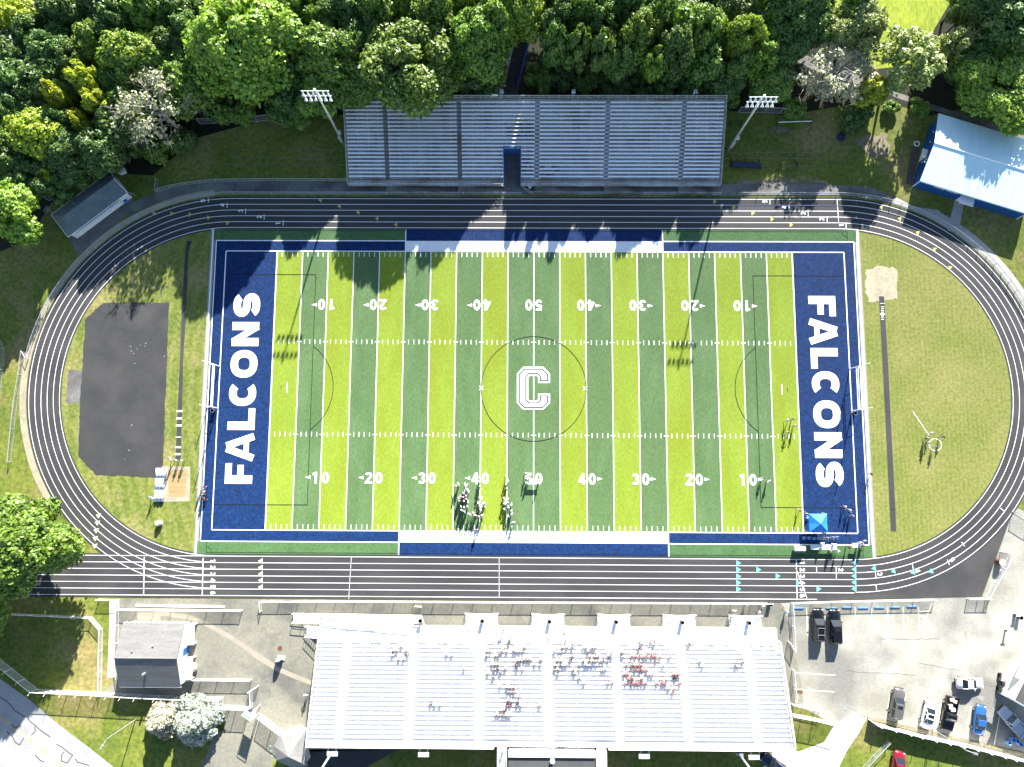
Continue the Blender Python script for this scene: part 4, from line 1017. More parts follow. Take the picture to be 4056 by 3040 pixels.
# ------------------------------------------------------------------ buildings
def fieldhouse():
    t = thing('field_house', 'blue walled building with a pale metal gable roof', 'building', (67.66, 36.56, 0), math.atan2(-5.21, 16.04))
    L, Wd, ez, rz = 19.0, 12.1, 3.5, 4.95
    mb = MB()
    mb.add([(0,0,0),(L,0,0),(L,Wd,0),(0,Wd,0),(0,0,ez),(L,0,ez),(L,Wd,ez),(0,Wd,ez),(0,Wd/2,rz),(L,Wd/2,rz)], [(0,1,5,4),(2,3,7,6),(3,0,4,8,7),(1,2,6,9,5)])
    mb.build('wall', m_wallb, t)
    mb = MB(); o = .45; dz = o*(rz-ez)/(Wd/2)
    for y0, y1, z0, z1 in ((-o, Wd/2, ez-dz+.05, rz+.05), (Wd+o, Wd/2, ez-dz+.05, rz+.05)):
        mb.add([(-o,y0,z0),(L+o,y0,z0),(L+o,y1,z1),(-o,y1,z1),(-o,y0,z0-.1),(L+o,y0,z0-.1),(L+o,y1,z1-.1),(-o,y1,z1-.1)], [(0,1,2,3),(7,6,5,4),(0,4,5,1),(1,5,6,2),(3,7,4,0),(2,6,7,3)] if y0 < y1 else [(3,2,1,0),(4,5,6,7),(1,5,4,0),(2,6,5,1),(0,4,7,3),(3,7,6,2)])
    mb.build('roof', m_roofm, t)
    mb = MB(); mb.tube((-o, Wd/2, rz+.07), (L+o, Wd/2, rz+.07), .11, n=6); mb.build('ridge_cap', m_alu, t)
    mb = MB(); mb.tube((-.02, -.02, 0), (-.02, -.02, ez-.1), .07, n=5); mb.tube((L, -.03, 0), (L, -.03, ez-.1), .07, n=5); mb.tube((-.1, -o-.05, ez-.15), (L, -o-.05, ez-.15), .07, n=5)
    mb.tube((-.05, 4.2, 1.0), (-.05, 4.2, 3.0), .05, n=5); mb.build('downpipe', m_wsteel, t)
    d = MB().box((8.6, -.04, 1.05), (1.5, .08, 2.1)).build('door', m_wallw, t)
    MB().box((9.2, -.1, 1.0), (.06, .06, .12)).build('door_handle', m_steel, d)
    mb = MB(); mb.box((8.6, -.85, 2.55), (2.5, 1.7, .10)); mb.build('door_canopy', m_wallw, t)
    d = MB().box((-.04, 5.4, 1.05), (.08, 1.1, 2.1)).build('door', m_wsteel, t)
    MB().box((-.1, 5.0, 1.0), (.06, .06, .12)).build('door_handle', m_steel, d)
    mb = MB(); mb.box((-.5, 5.4, 2.3), (1.0, 1.5, .08)); mb.build('door_canopy', m_wallw, t)
    # two lines of small white wall lettering too fine to read
    mb = MB()
    for k, zz in enumerate((2.75, 2.25)):
        for q in range(15):
            if q in (7,): continue
            mb.box((2.3+k*.5+q*.28, -.03, zz), (.15, .04, .26))
    mb.build('wall_lettering', m_wsteel, t)
    mb = MB()
    for yy, zz in ((9.5, 2.6), (7.6, 2.5), (3.6, 2.6)): mb.box((-.12, yy, zz), (.22, .16, .16))
    mb.build('wall_light', m_wsteel, t)
fieldhouse()
tag(MB().prism([tuple(q) for q in gp('N1', [(170,640),(245,655),(232,745),(175,1060),(105,1045)])], .01, .09).build('wooden_ramp', m_wood), 'grey wooden boardwalk along the left wall of the blue building', 'boardwalk')
def tyre(c, x, y, r, label):
    q = g(c, x, y); mb = MB()
    n = 18
    for i in range(n):
        a, b = 2*math.pi*i/n, 2*math.pi*(i+1)/n
        mb.tube((q.x+r*math.cos(a), q.y+r*math.sin(a), .14), (q.x+r*math.cos(b), q.y+r*math.sin(b), .14), .11, n=6)
    tag(mb.build('tyre', m_wsteel), label, 'tyre')
tyre('N1', 221, 612, .45, 'white ringed tyre lying on the grass by the boardwalk')
def restroom():
    t = thing('concession_building', 'grey shingled gable building with white walls near the spruces', 'building', (-67.3, -49.2, 0))
    L, Wd, ez, rz = 9.6, 9.6, 2.75, 4.7
    mb = MB()
    mb.add([(0,0,0),(L,0,0),(L,Wd,0),(0,Wd,0),(0,0,ez),(L,0,ez),(L,Wd,ez),(0,Wd,ez),(0,Wd/2,rz),(L,Wd/2,rz)], [(0,1,5,4),(2,3,7,6),(3,0,4,8,7),(1,2,6,9,5)])
    mb.build('wall', m_wallw, t)
    mb = MB(); o = .25; dz = o*(rz-ez)/(Wd/2)
    for y0, y1 in ((-o, Wd/2), (Wd+o, Wd/2)):
        mb.add([(-o,y0,ez-dz+.05),(L+o,y0,ez-dz+.05),(L+o,y1,rz+.05),(-o,y1,rz+.05),(-o,y0,ez-dz-.05),(L+o,y0,ez-dz-.05),(L+o,y1,rz-.05),(-o,y1,rz-.05)], [(0,1,2,3),(7,6,5,4),(0,4,5,1),(1,5,6,2),(3,7,4,0),(2,6,7,3)] if y0 < y1 else [(3,2,1,0),(4,5,6,7),(1,5,4,0),(2,6,5,1),(0,4,7,3),(3,7,6,2)])
    rf = mb.build('roof', m_shinglel, t)
    mb = MB(); mb.tube((-o, Wd/2, rz+.06), (L+o, Wd/2, rz+.06), .10, n=5); mb.build('ridge_cap', m_shinglel, rf)
    for x, y, h in ((4.4, 2.2, .9), (5.6, 6.6, .35), (2.4, 5.8, .3)):
        z = ez+(rz-ez)*(1-abs(y-Wd/2)/(Wd/2)); mb = MB(); mb.box((x, y, z+h/2), (.28, .28, h)); mb.build('roof_vent', m_stoneg, rf)
    mb = MB(); mb.box((L+.05, -o+.02, ez-.12), (.5, .08, .14)); mb.box((L/2, -o-.05, ez-.15), (L+.5, .08, .12)); mb.box((L/2, Wd+o+.05, ez-.15), (L+.5, .08, .12)); mb.build('gutter', m_wsteel, t)
    for y0, y1 in ((.6, 4.0), (6.1, 9.4)):
        mb = MB(); mb.box((L+.85, (y0+y1)/2, 1.35), (1.1, y1-y0, .08)); mb.box((L+.85, y0+.06, .65), (1.0, .08, 1.3)); mb.box((L+.85, y1-.06, .65), (1.0, .08, 1.3)); mb.build('service_hatch', m_wsteel, t)
    d = MB().box((L+.03, 5.05, 1.0), (.06, 1.1, 2.0)).build('door', m_bluepaint, t)
    MB().box((L+.09, 4.65, 1.0), (.06, .06, .12)).build('door_handle', m_steel, d)
    mb = MB()
    for k in range(11): mb.box((.4+k*.82, Wd+o+.15, ez-.05), (.09, .22, .22))
    mb.build('gutter_bracket', m_wsteel, t)
restroom()
def shed():
    t = thing('pavilion', 'slate roofed hip end shed with white fascia beside the bend', 'building', (-81.75, 26.1, 0), math.atan2(8.1, 9.9))
    L, Wd, ez, rz = 12.8, 5.25, 2.5, 4.0
    mb = MB(); mb.add([(.4,.4,0),(L-.3,.4,0),(L-.3,Wd-.4,0),(.4,Wd-.4,0),(.4,.4,ez),(L-.3,.4,ez),(L-.3,Wd-.4,ez),(.4,Wd-.4,ez),(L-.3,Wd/2,rz-.1)], [(0,1,5,4),(1,2,6,8,5),(2,3,7,6),(3,0,4,7)]); mb.build('wall', m_wallw, t)
    mb = MB(); h = 2.0
    mb.add([(0,0,ez),(L,0,ez),(L,Wd,ez),(0,Wd,ez),(h,Wd/2,rz),(L,Wd/2,rz)], [(0,1,5,4),(2,3,4,5),(3,0,4),(0,3,2,1),(1,2,5)]); rf = mb.build('roof', m_shingleb, t)
    mb = MB(); mb.box((4.6, 3.5, rz-.35), (.14, .14, .8)); mb.build('roof_vent', m_steel, rf)
    mb = MB(); mb.box((6.2, -.35, ez-.55), (9.2, .35, .65)); mb.build('fascia_board', m_wallw, t)
    mb = MB(); mb.tube((0,0,ez+.02),(L,0,ez+.02),.06,n=4); mb.tube((L,0,ez+.02),(L,Wd/2,rz+.03),.06,n=4); mb.tube((L,Wd,ez+.02),(L,Wd/2,rz+.03),.06,n=4); mb.tube((0,Wd,ez+.02),(L,Wd,ez+.02),.06,n=4); mb.tube((0,0,ez+.02),(0,Wd,ez+.02),.06,n=4); mb.build('eave_trim', m_wsteel, t)
    mb = MB(); mb.tube((.7, Wd-.5, ez), (.7, Wd-.5, rz+1.5), .03, n=4)
    for z in (rz+.6, rz+1.0, rz+1.4): mb.tube((.2, Wd-.7, z), (1.3, Wd-.2, z), .025, n=4)
    mb.build('antenna', m_steel, t)
shed()
def ticket_hut():
    t = thing('ticket_hut', 'pale pyramid roofed hut at the near grandstand corner', 'building')
    z = 2.7
    ring = gp('M8', [(1000,1300),(1105,1095),(1345,1005),(1515,1055),(1540,1480),(1575,1640),(1290,1660),(1040,1545)], z)
    a = g('M8', 1240, 1482, 4.2); c = Vector((sum(q.x for q in ring)/8, sum(q.y for q in ring)/8))
    mb = MB(); mb.add([(q.x, q.y, z) for q in ring]+[(a.x, a.y, 4.2)], [(i, (i+1) % 8, 8)[::-1] for i in range(8)]+[tuple(range(8))]); mb.build('roof', mat('pale hut shingles', (0.235, 0.23, 0.215), (0.19, 0.187, 0.18), .6, fine=.12, fs=4), t)
    wl = [c+(q-c)*.86 for q in ring]; mb = MB(); mb.prism([tuple(q) for q in wl], 0, z-.02); mb.build('wall', m_wallw, t)
    mb = MB(); q = g('M8', 955, 1330, 2.0)
    for k in range(3): p0 = g('M8', 925+12*k, 1290+85*k, 2.2); mb.tube((p0.x, p0.y, 2.2), (p0.x+.35, p0.y-.15, 2.2), .03, n=4)
    mb.build('sign_bracket', m_teal, t)
ticket_hut()
def concession():
    t = thing('snack_building', 'dark roofed building with wide white parapet at the right edge', 'building')
    z = 4.0
    front = gp('M7', [(1430,735),(1310,655),(1380,560),(1570,205),(1900,-360),(2300,0),(2400,1300)], z)
    mb = MB(); mb.prism([tuple(q) for q in gp('M7', [(1440,742),(1900,1000),(2500,700),(2100,-200),(1800,100),(1560,480)], z)], 0, z); mb.build('wall', m_wallw, t)
    MB().prism([tuple(q) for q in gp('M7', [(1448,730),(1900,985),(2480,700),(2100,-180),(1800,110),(1572,490)], z+.05)], z+.003, z+.05).build('roof', m_roofg, t)
    mb = MB()
    mb.prism([tuple(q) for q in gp('M7', [(1432,740),(1310,655),(1345,605),(1450,672)], 3.2)], 2.9, 3.2)
    mb.prism([tuple(q) for q in gp('M7', [(1470,430),(1565,480),(1900,-60),(1760,-160),(1560,215)], 3.4)], 3.1, 3.4)
    mb.prism([tuple(q) for q in gp('M7', [(1432,738),(1448,742),(1580,478),(1562,470)], 4.3)], 3.9, 4.3)
    mb.build('parapet', m_wsteel, t)
    mb = MB(); c = g('M7', 1430, 580, 1.0)
    mb.prism([tuple(q) for q in gp('M7', [(1385,590),(1440,640),(1530,500),(1470,440)], 1.05)], 0, 1.05); mb.build('service_counter', m_plastic, t)
concession()
# wooden stairway up into the woods
def stairway():
    t = thing('stairway', 'weathered wooden stairway climbing into the woods behind the far grandstand', 'stairway')
    a, b = g('N3', 395, 610, .3).to_2d(), g('N3', 520, 110, 5.0).to_2d()
    d = (b-a); L = d.length; d.normalize(); nn = Vector((-d.y, d.x)); n = 30
    mb = MB(); rz = math.atan2(d.y, d.x)
    for i in range(n):
        q = a+d*(L*(i+.5)/n); mb.box((q.x, q.y, .3+5.0*i/n), (L/n*1.05, 2.3, .06), rz)
        mb.box((q.x+d.x*L/n/2, q.y+d.y*L/n/2, .3+5.0*i/n+.08), (.03, 2.3, .14), rz)
    mb.build('steps', m_wood, t)
    for e in (-1, 1):
        mb = MB(); p0, p1 = a+nn*1.3*e, b+nn*1.3*e
        rail(mb, [(p0.x, p0.y, .3), (p1.x, p1.y, 5.3)], 1.0, 1.8, .09); mb.tube((p0.x, p0.y, .2), (p1.x, p1.y, 5.2), .13, n=4); mb.build('handrail', m_steel if e > 0 else m_bluepaint, t)
    q = g('N3', 400, 660); mb = MB(); mb.box((q.x, q.y, .12), (2.6, 2.0, .14), 0); mb.build('landing', m_wood, t)
stairway()
# ------------------------------------------------------------------ fences
POSTS = {}
def fence(name, label, pts, h, sp=3.0, wm=None, sm=None, r=.045, arms=False, group=None, cat='fence', low=False):
    wm = wm or m_chain; sm = sm or m_steel
    pts = [Vector((q[0], q[1], 0)) for q in pts]
    t = thing(name, label, cat, pts[0], 0, group)
    loc = [q-pts[0] for q in pts]
    key = (round(h, 2), sm.name, arms, r)
    if key not in POSTS:
        mb = MB(); mb.tube((0,0,0), (0,0,h+.06), r*1.2, n=6)
        if arms: mb.tube((0,0,h), (-.12,-.42,h+.32), r*.7, n=4)
        POSTS[key] = mb.mesh('post', sm)
    acc = []
    for a, b in zip(loc, loc[1:]):
        L = (b-a).length; n = max(1, round(L/sp))
        acc += [a.lerp(b, i/n) for i in range(n)]
    acc.append(loc[-1])
    if len(acc) > 46:
        acc = acc[::2]
    for q in acc:
        p = link('post', POSTS[key], t); p.location = q
    mb = MB()
    for a, b in zip(loc, loc[1:]): mb.tube(a+Vector((0,0,h)), b+Vector((0,0,h)), r, n=5); mb.tube(a+Vector((0,0,.08)), b+Vector((0,0,.08)), r*.5, n=4)
    mb.build('rail', sm, t)
    mb = MB(); meshpanel(mb, loc, h); mb.build('mesh_panel', wm, t)
    return t
FG = 'chain link fences'
FR = 35.0
fence('chain_link_fence', 'low chain link fence along the far straight and round the left bend', [tuple(q) for q in gp('K5', [(72,1350),(92,1140),(112,960),(140,790),(160,640)])] + arc(-CX, 0, FR, 172, 90, 30) + [(-2.3, 35.0)], 1.05, 3.4, group=FG)
fence('chain_link_fence', 'low chain link fence before the right half of the far grandstand', [(-2.0, 36.1), (-.6, 35.1), (33.4, 35.05)], 1.05, 3.4, group=FG)
fence('chain_link_fence', 'low chain link fence round the outside of the right bend', [(36.5, 35.05)] + arc(CX, 0, FR+.05, 90, -24, 36), 1.05, 3.4, group=FG)
fence('chain_link_fence', 'low chain link fence between the left hand lawn and the walkway', [tuple(q) for q in gp('K1', [(1020,1165),(1012,1238),(1100,1210),(1200,1192),(1390,1170),(1658,1166)])]+[tuple(q) for q in gp('K2', [(300,1166),(608,1168)])], 1.05, 3.4, group=FG)
fence('chain_link_fence', 'chain link fence at the woods edge beside the right floodlight mast', gp('N2', [(245,330),(600,335),(1000,350)]), 2.0, 3, group=FG)
fence('chain_link_fence', 'chain link fence at the woods edge above the left hand lawn', [tuple(q) for q in gp('K1', [(1290,800),(1658,785)])]+[tuple(q) for q in gp('K2', [(150,770)])], 2.0, 3, group=FG)
fence('chain_link_fence', 'chain link fence in the bushes behind the hip roofed shed', [tuple(q) for q in gp('N8', [(190,790),(480,620),(830,430),(1300,180)])], 1.9, 3, group=FG)
fence('steel_gate', 'small pipe gate at the right end of the hip roofed shed', gp('N8', [(1420,690),(1560,705)]), 1.2, 1.5, cat='gate')
fence('chain_link_fence', 'low chain link fence round the shaded lawn in the bottom left corner', gp('N5', [(-60,186),(880,228),(977,340),(965,945)]), 1.15, 3.1, m_chainw, m_wsteel, group=FG)
fence('chain_link_fence', 'tall bright chain link fence along the road and behind the gabled building', [tuple(q) for q in gp('N5', [(-80,565),(0,622),(360,912),(940,940)])]+[tuple(q) for q in gp('N6', [(500,1270),(980,1290),(1530,1302),(1522,1400)])], 2.0, 2.6, m_chainw, m_wsteel, arms=True, group=FG)
fence('entrance_gate', 'white double gate between the silvery spruce and the teal sign', gp('M8', [(145,610),(390,620),(590,632)]), 2.1, 1.6, m_chainw, m_wsteel, cat='gate')
fence('chain_link_fence', 'bright chain link fence from the teal sign to the pyramid roofed hut', gp('M8', [(790,760),(1180,1060)]), 2.1, 2.4, m_chainw, m_wsteel, group=FG)
fence('chain_link_fence', 'low fence between the sidewalk and the gabled building', gp('N6', [(-20,75),(228,80),(222,400),(206,840),(235,1055)]), 1.2, 3.0, m_chainw, m_wsteel, group=FG)
fence('chain_link_fence', 'low white fence above the gabled building roof', gp('N6', [(225,200),(1120,206),(1775,213)]), 1.2, 3.1, m_chainw, m_wsteel, group=FG)
fence('chain_link_fence', 'low white fence right of the gabled building by the pale boulder', gp('N6', [(1050,1070),(1470,1072),(1890,1078)]), 1.2, 3.0, m_chainw, m_wsteel, group=FG)
fence('steel_gate', 'open white gate leaf between the pale boulder and the teal sign', gp('M8', [(745,278),(600,372)]), 1.2, 2, m_chainw, m_wsteel, cat='gate')
fence('chain_link_fence', 'short white fence piece just above the teal sign', gp('M8', [(632,360),(640,630)]), 1.2, 2.6, m_chainw, m_wsteel, group=FG)
fence('chain_link_fence', 'low white fence between the home straight and the near grandstand', [tuple(q) for q in gp('M1', [(118,125),(112,8)])]+[(-30, -36.1), (0, -36.08), (39.8, -36.0)], 1.1, 3.2, m_chainw, m_wsteel, group=FG)
fence('chain_link_fence', 'low white fence behind the blue wheel stops of the parking lot', [tuple(q) for q in gp('L4', [(228,912),(212,618),(600,606),(1112,598)])], 1.1, 3.1, m_chainw, m_wsteel, group=FG)
fence('chain_link_fence', 'short fence run beside the near grandstand below the black cars', gp('L4', [(220,1040),(236,1235)]), 1.1, 2.4, m_chainw, m_wsteel, group=FG)
fence('steel_gate', 'open white gate leaf beside the two black cars', gp('M3', [(1985,455),(2045,555)]), 1.3, 1.9, m_chainw, m_wsteel, cat='gate')
fence('steel_gate', 'white gate at the bottom tip of the asphalt corner apron', gp('M6', [(825,975),(1135,975)]), 1.2, 2, m_chainw, m_wsteel, cat='gate')
fence('chain_link_fence', 'white fence along the right edge of the asphalt corner apron', gp('M6', [(1090,955),(1440,335),(1300,310)]), 1.3, 3, m_chainw, m_wsteel, group=FG)
fence('chain_link_fence', 'fence at the right picture edge above the brown barrel', gp('L4', [(1605,45),(1700,105)]), 1.6, 2, m_chain, m_steel, group=FG)
fence('chain_link_fence', 'fence around the grass corner right of the near grandstand', gp('M5', [(715,880),(1000,945),(1060,965)])+[], 1.2, 2.4, m_chainw, m_wsteel, group=FG)
fence('chain_link_fence', 'tall fence with diagonal braces between near grandstand and driveway', gp('M5', [(700,995),(990,1050),(1240,1115)]), 2.1, 2.4, m_chainw, m_wsteel, group=FG)
fence('chain_link_fence', 'low fence running down the sunny bank near the red van', gp('L5', [(625,980),(460,1150),(300,1330)]), 1.2, 2.6, m_chain, m_steel, group=FG)
fence('chain_link_fence', 'low fence at the far left edge beside the left bend', gp('K5', [(-20,520),(30,625),(20,760),(-5,980)]), 1.3, 3, m_chain, m_steel, group=FG)
t = thing('boundary_wall', 'solid white panel wall below the parked cars', 'wall')
wp = [q.to_2d() for q in (g('L5', x, y) for x, y in ((405,722),(470,768),(650,815),(1000,905),(1500,1010),(2212,1195),(2600,1290)))]
for a, b in zip(wp, wp[1:]):
    d = b-a; MB().box(((a.x+b.x)/2, (a.y+b.y)/2, .85), (d.length, .16, 1.7), math.atan2(d.y, d.x)).build('wall_panel', m_wsteel, t)
for x, y in ((490,775),(655,822),(825,865),(955,898),(1115,935),(1272,968),(1432,1003),(1588,1040),(1745,1080),(1900,1120),(2025,1155)):
    q = g('L5', x, y-6); MB().tube((q.x, q.y-.12, 0), (q.x, q.y-.12, 2.25), .07, n=5).build('post', m_wsteel, t)
tag(MB().prism([tuple(q) for q in gp('L5', [(400,705),(470,745),(1000,880),(1500,985),(2212,1165),(2212,1120),(1500,955),(800,790),(480,715)])], .0, .16).build('kerb', m_dirt), 'dusty kerb along the white panel wall', kind='structure')

# ------------------------------------------------------------------ floodlight masts, lamps, goals
def mast(x, y, h, label, lamps=True, az=0.0):
    t = thing('floodlight_mast', label, 'light mast', (x, y, 0), 0, 'floodlight masts')
    mb = MB(); mb.tube((0,0,0), (0,0,h), .22, .11, n=10); mb.build('pole', m_steel, t, True)
    mb = MB(); mb.box((0,-.28,3.2), (.5,.3,2.2)); mb.box((.28,0,5.2), (.5,.5,.7)); mb.build('control_box', m_steel, t)
    if lamps:
        mb = MB()
        for z in (h-.1, h-1.55): mb.box((0, -.06, z), (4.4, .07, .07))
        mb.box((0, 0, h+.1), (.3, .3, .4)); mb.build('crossarm', m_wsteel, t)
        for z in (h-.35, h-1.85):
            for k in range(6):
                xx = (k-2.5)*.78; m2 = MB(); m2.tube((xx, -.08, z+.15), (xx, -.32, z-.02), .10, .12, n=8); m2.tube((xx, -.30, z), (xx, -.58, z-.30), .12, .28, n=10); m2.build('lamp', m_wsteel, t)
mast(-34.3, 44.15, 19.2, 'tall floodlight mast at the left end of the far grandstand')
mast(34.85, 43.2, 19.2, 'tall floodlight mast at the right end of the far grandstand')
q = P(1345, 2935); mast(q.x, q.y, 20, 'white mast behind the left end of the near grandstand')
q = P(2890, 2940); mast(q.x, q.y, 20, 'white mast behind the right end of the near grandstand')
def lamp(c, x, y, h, label, hd=(-1, 0)):
    q = g(c, x, y); t = thing('street_lamp', label, 'street lamp', (q.x, q.y, 0), 0, 'street lamps')
    MB().tube((0,0,0), (0,0,h), .09, .055, n=8).build('pole', m_stoneg, t)
    d = Vector((hd[0], hd[1], 0)).normalized()
    m2 = MB(); m2.tube((0,0,h-.1), d*1.1+Vector((0,0,h+.15)), .05, n=5); m2.build('arm', m_steel, t)
    e = d*1.25+Vector((0,0,h+.12)); m2 = MB(); m2.box(e, (.7,.32,.16), math.atan2(d.y, d.x)); m2.build('lamp_head', m_stoneg, t)
lamp('L1', 855, 1358, 8.4, 'pale street lamp beside the silvery spruce', (-.5, -1))
lamp('L5', 1150, 842, 9.0, 'tall lamp post rising behind the white car by the wall', (1, -.3))
q = P(30, 2560, 7.2); t = lamp('N5', -70, 380, 7.0, 'street lamp reaching in from the left edge over the shaded lawn', (1, -.5))
def goal(s, label):
    t = thing('goal_post', label, 'goal post', (s*54.86, 0, 0), 0, 'goal posts')
    for e in (-1, 1): MB().tube((0, e*3.66, 0), (0, e*3.66, 7.2), .085, .07, n=7).build('upright', m_wsteel, t)
    for z in (2.44, 3.05): MB().tube((0, -3.66, z), (0, 3.66, z), .08, n=7).build('crossbar', m_wsteel, t)
    mb = MB()
    for e in (-1, 1): mb.tube((0, e*3.66, 2.4), (s*1.0, e*3.66, 2.2), .04, n=4); mb.tube((s*1.0, e*3.66, 2.2), (s*1.9, e*3.66, .1), .035, n=4)
    mb.tube((s*1.0, -3.66, 2.2), (s*1.0, 3.66, 2.2), .04, n=4); mb.tube((s*1.9, -3.66, .1), (s*1.9, 3.66, .1), .035, n=4); mb.build('net_frame', m_wsteel, t)
goal(-1, 'white goal post on the left end line'); goal(1, 'white goal post on the right end line')

# ------------------------------------------------------------------ vehicles
m_paint = {}
def paint(nm, c, r=.25, metal=.3):
    if nm not in m_paint: m_paint[nm] = mat(nm+' car paint', c, tuple(q*.93 for q in c), 1.5, rough=r, metal=metal, coat=.8)
    return m_paint[nm]
def loft(mb, secs, mi=0):
    """secs: (y, half width bottom, half width top, z bottom, z top)"""
    vs = []
    for y, wb, wt, z0, z1 in secs:
        zs = z0+(z1-z0)*.55
        vs += [(-wb*.94, y, z0), (-wb, y, zs), (-wt, y, z1), (wt, y, z1), (wb, y, zs), (wb*.94, y, z0)]
    fs = []; n = len(secs)
    for i in range(n-1):
        for k in range(5): a = i*6+k; fs.append((a, a+6, a+7, a+1))
        fs.append((i*6+5, i*6+11, i*6+6, i*6))
    fs.append(tuple(range(0, 6))); fs.append(tuple(range((n-1)*6+5, (n-1)*6-1, -1)))
    return mb.add(vs, fs, mi)
def car(kind, label, c, a, b, pm, L=None, extra=None, name='parked_car', cat='car', seen=True):
    """a, b = crop pixels of the front and the rear on the ground"""
    f, r = g(c, *a), g(c, *b); mid = (f+r)/2; d = (f-r); L = L or d.length
    rz = math.atan2(-d.x, d.y)
    t = thing(name, label, cat, (mid.x, mid.y, 0.03), rz, 'parked cars')
    h = L/2
    sp = {'sedan': (1.45, .78, 1.44, .92), 'suv': (1.72, .92, 1.72, .97), 'pickup': (1.80, .95, 1.78, .98), 'van': (1.75, .90, 1.70, .96)}[kind]
    H, hood, _, W2 = sp
    mb = MB()
    if kind == 'pickup':
        loft(mb, [(-h, W2*.93, W2*.90, .40, .98), (-h+.15, W2, W2*.95, .35, 1.05), (-h*.12, W2, W2*.95, .32, 1.05)]); 
        bed = MB()
        loft(bed, [(-h*.12, W2, W2*.93, .32, 1.08), (h*.30, W2, W2*.93, .32, 1.08), (h*.42, W2, W2*.92, .32, 1.05), (h*.9, W2*.96, W2*.84, .34, .96), (h, W2*.85, W2*.70, .38, .82)])
        bd = bed.build('body', pm, t)
        # open cargo bed: floor and four sides
        mb = MB(); yb0, yb1 = -h, -h*.12
        mb.box((0, (yb0+yb1)/2, .62), (W2*1.9, yb1-yb0, .1))
        for e in (-1, 1): mb.box((e*(W2-.06), (yb0+yb1)/2, .80), (.12, yb1-yb0, .62))
        mb.box((0, yb0+.05, .80), (W2*1.86, .10, .60)); mb.build('cargo_bed', pm, t)
        cab0, cab1, ws = -h*.10, h*.20, h*.42
    else:
        tail = .80 if kind == 'sedan' else H*.62
        tz = .95 if kind == 'sedan' else 1.0
        loft(mb, [(-h, W2*.70, W2*.56, .40, .72 if kind == 'sedan' else .86), (-h+.10, W2*.86, W2*.74, .34, tz-.06), (-h+.32, W2*.96, W2*.86, .30, tz), (-h*.45, W2, W2*.90, .25, tz+.02), (h*.25, W2, W2*.90, .25, tz), (h*.48, W2, W2*.88, .27, hood+.04), (h*.80, W2*.96, W2*.80, .28, hood-.06), (h*.92, W2*.88, W2*.68, .30, hood-.12), (h*.98, W2*.72, W2*.5, .33, hood-.22), (h, W2*.58, W2*.38, .36, .56)])
        mb.build('body', pm, t, True)
        cab0 = {'sedan': -h*.62, 'suv': -h*.94, 'van': -h*.95}[kind]; cab1 = h*.08; ws = h*.40
        if kind == 'van': ws = h*.62; cab1 = h*.25
    # greenhouse: glass volume below, painted roof panel on top
    zb = 1.0 if kind != 'sedan' else .93
    rr0 = cab0+(.50 if kind == 'sedan' else .22)
    if kind == 'sedan': rr0 = -h*.30
    mb = MB(); wt = W2*.74
    loft_pts = [(cab0, W2*.86, zb), (rr0, wt, H-.05), (cab1, wt, H-.05), (ws, W2*.84, zb)]
    vs = []
    for y, wv, z in loft_pts: vs += [(-wv, y, z), (wv, y, z)]
    vs += [(-W2*.88, cab1, zb), (W2*.88, cab1, zb), (-W2*.88, rr0, zb), (W2*.88, rr0, zb)]
    MB().add([(-W2*.80, cab0-.01, zb), (W2*.80, cab0-.01, zb), (wt*.92, rr0, H-.05), (-wt*.92, rr0, H-.05)], [(0,1,2,3)]).build('rear_window', m_glass, t)
    MB().add([(-W2*.84, ws, zb), (W2*.84, ws, zb), (wt*.95, cab1, H-.05), (-wt*.95, cab1, H-.05)], [(3,2,1,0)]).build('windscreen', m_glass, t)
    for e in (-1, 1):
        q = MB().add([(e*W2*.88, cab0+.05, zb), (e*W2*.88, ws-.05, zb), (e*wt*.99, cab1, H-.07), (e*wt*.99, rr0, H-.07)], [(0,1,2,3) if e > 0 else (3,2,1,0)]); q.build('side_window', m_glass, t)
    mb = MB(); rw = wt
    mb.add([(-rw, rr0-.03, H-.05), (rw, rr0-.03, H-.05), (rw, cab1+.03, H-.05), (-rw, cab1+.03, H-.05), (-rw*.86, rr0+.08, H+.03), (rw*.86, rr0+.08, H+.03), (rw*.86, cab1-.1, H+.02), (-rw*.86, cab1-.1, H+.02)], [(4,5,6,7),(0,1,5,4),(1,2,6,5),(2,3,7,6),(3,0,4,7),(3,2,1,0)])
    rf = mb.build('roof', pm, t)
    for e in (-1, 1):
        for p0, p1 in (((e*W2*.87, ws, zb-.02), (e*wt, cab1, H-.04)), ((e*W2*.86, cab0, zb-.02), (e*wt, rr0, H-.04)), ((e*W2*.885, (cab1+rr0)/2+.1, zb), (e*wt, (cab1+rr0)/2+.1, H-.05))): MB().tube(p0, p1, .05, n=4).build('pillar', pm, t)
    if extra == 'sunroof': MB().box((0, (rr0+cab1)/2+.1, H+.035), (rw*1.5, (cab1-rr0)*.62, .02)).build('sunroof', m_glass, rf)
    if extra == 'rack':
        mb = MB()
        for e in (-1, 1): mb.tube((e*rw*.78, rr0+.2, H+.1), (e*rw*.78, cab1-.6, H+.1), .03, n=4)
        for yy in (-1.4, -.3): mb.tube((-rw*.78, yy, H+.1), (rw*.78, yy, H+.1), .03, n=4)
        mb.build('roof_rack', m_stoneg, rf)
    if extra == 'slot': MB().box((0, cab1-.55, H+.03), (rw*1.1, .5, .02)).build('sunroof', m_glass, rf)
    wr = .34 if kind == 'sedan' else .38
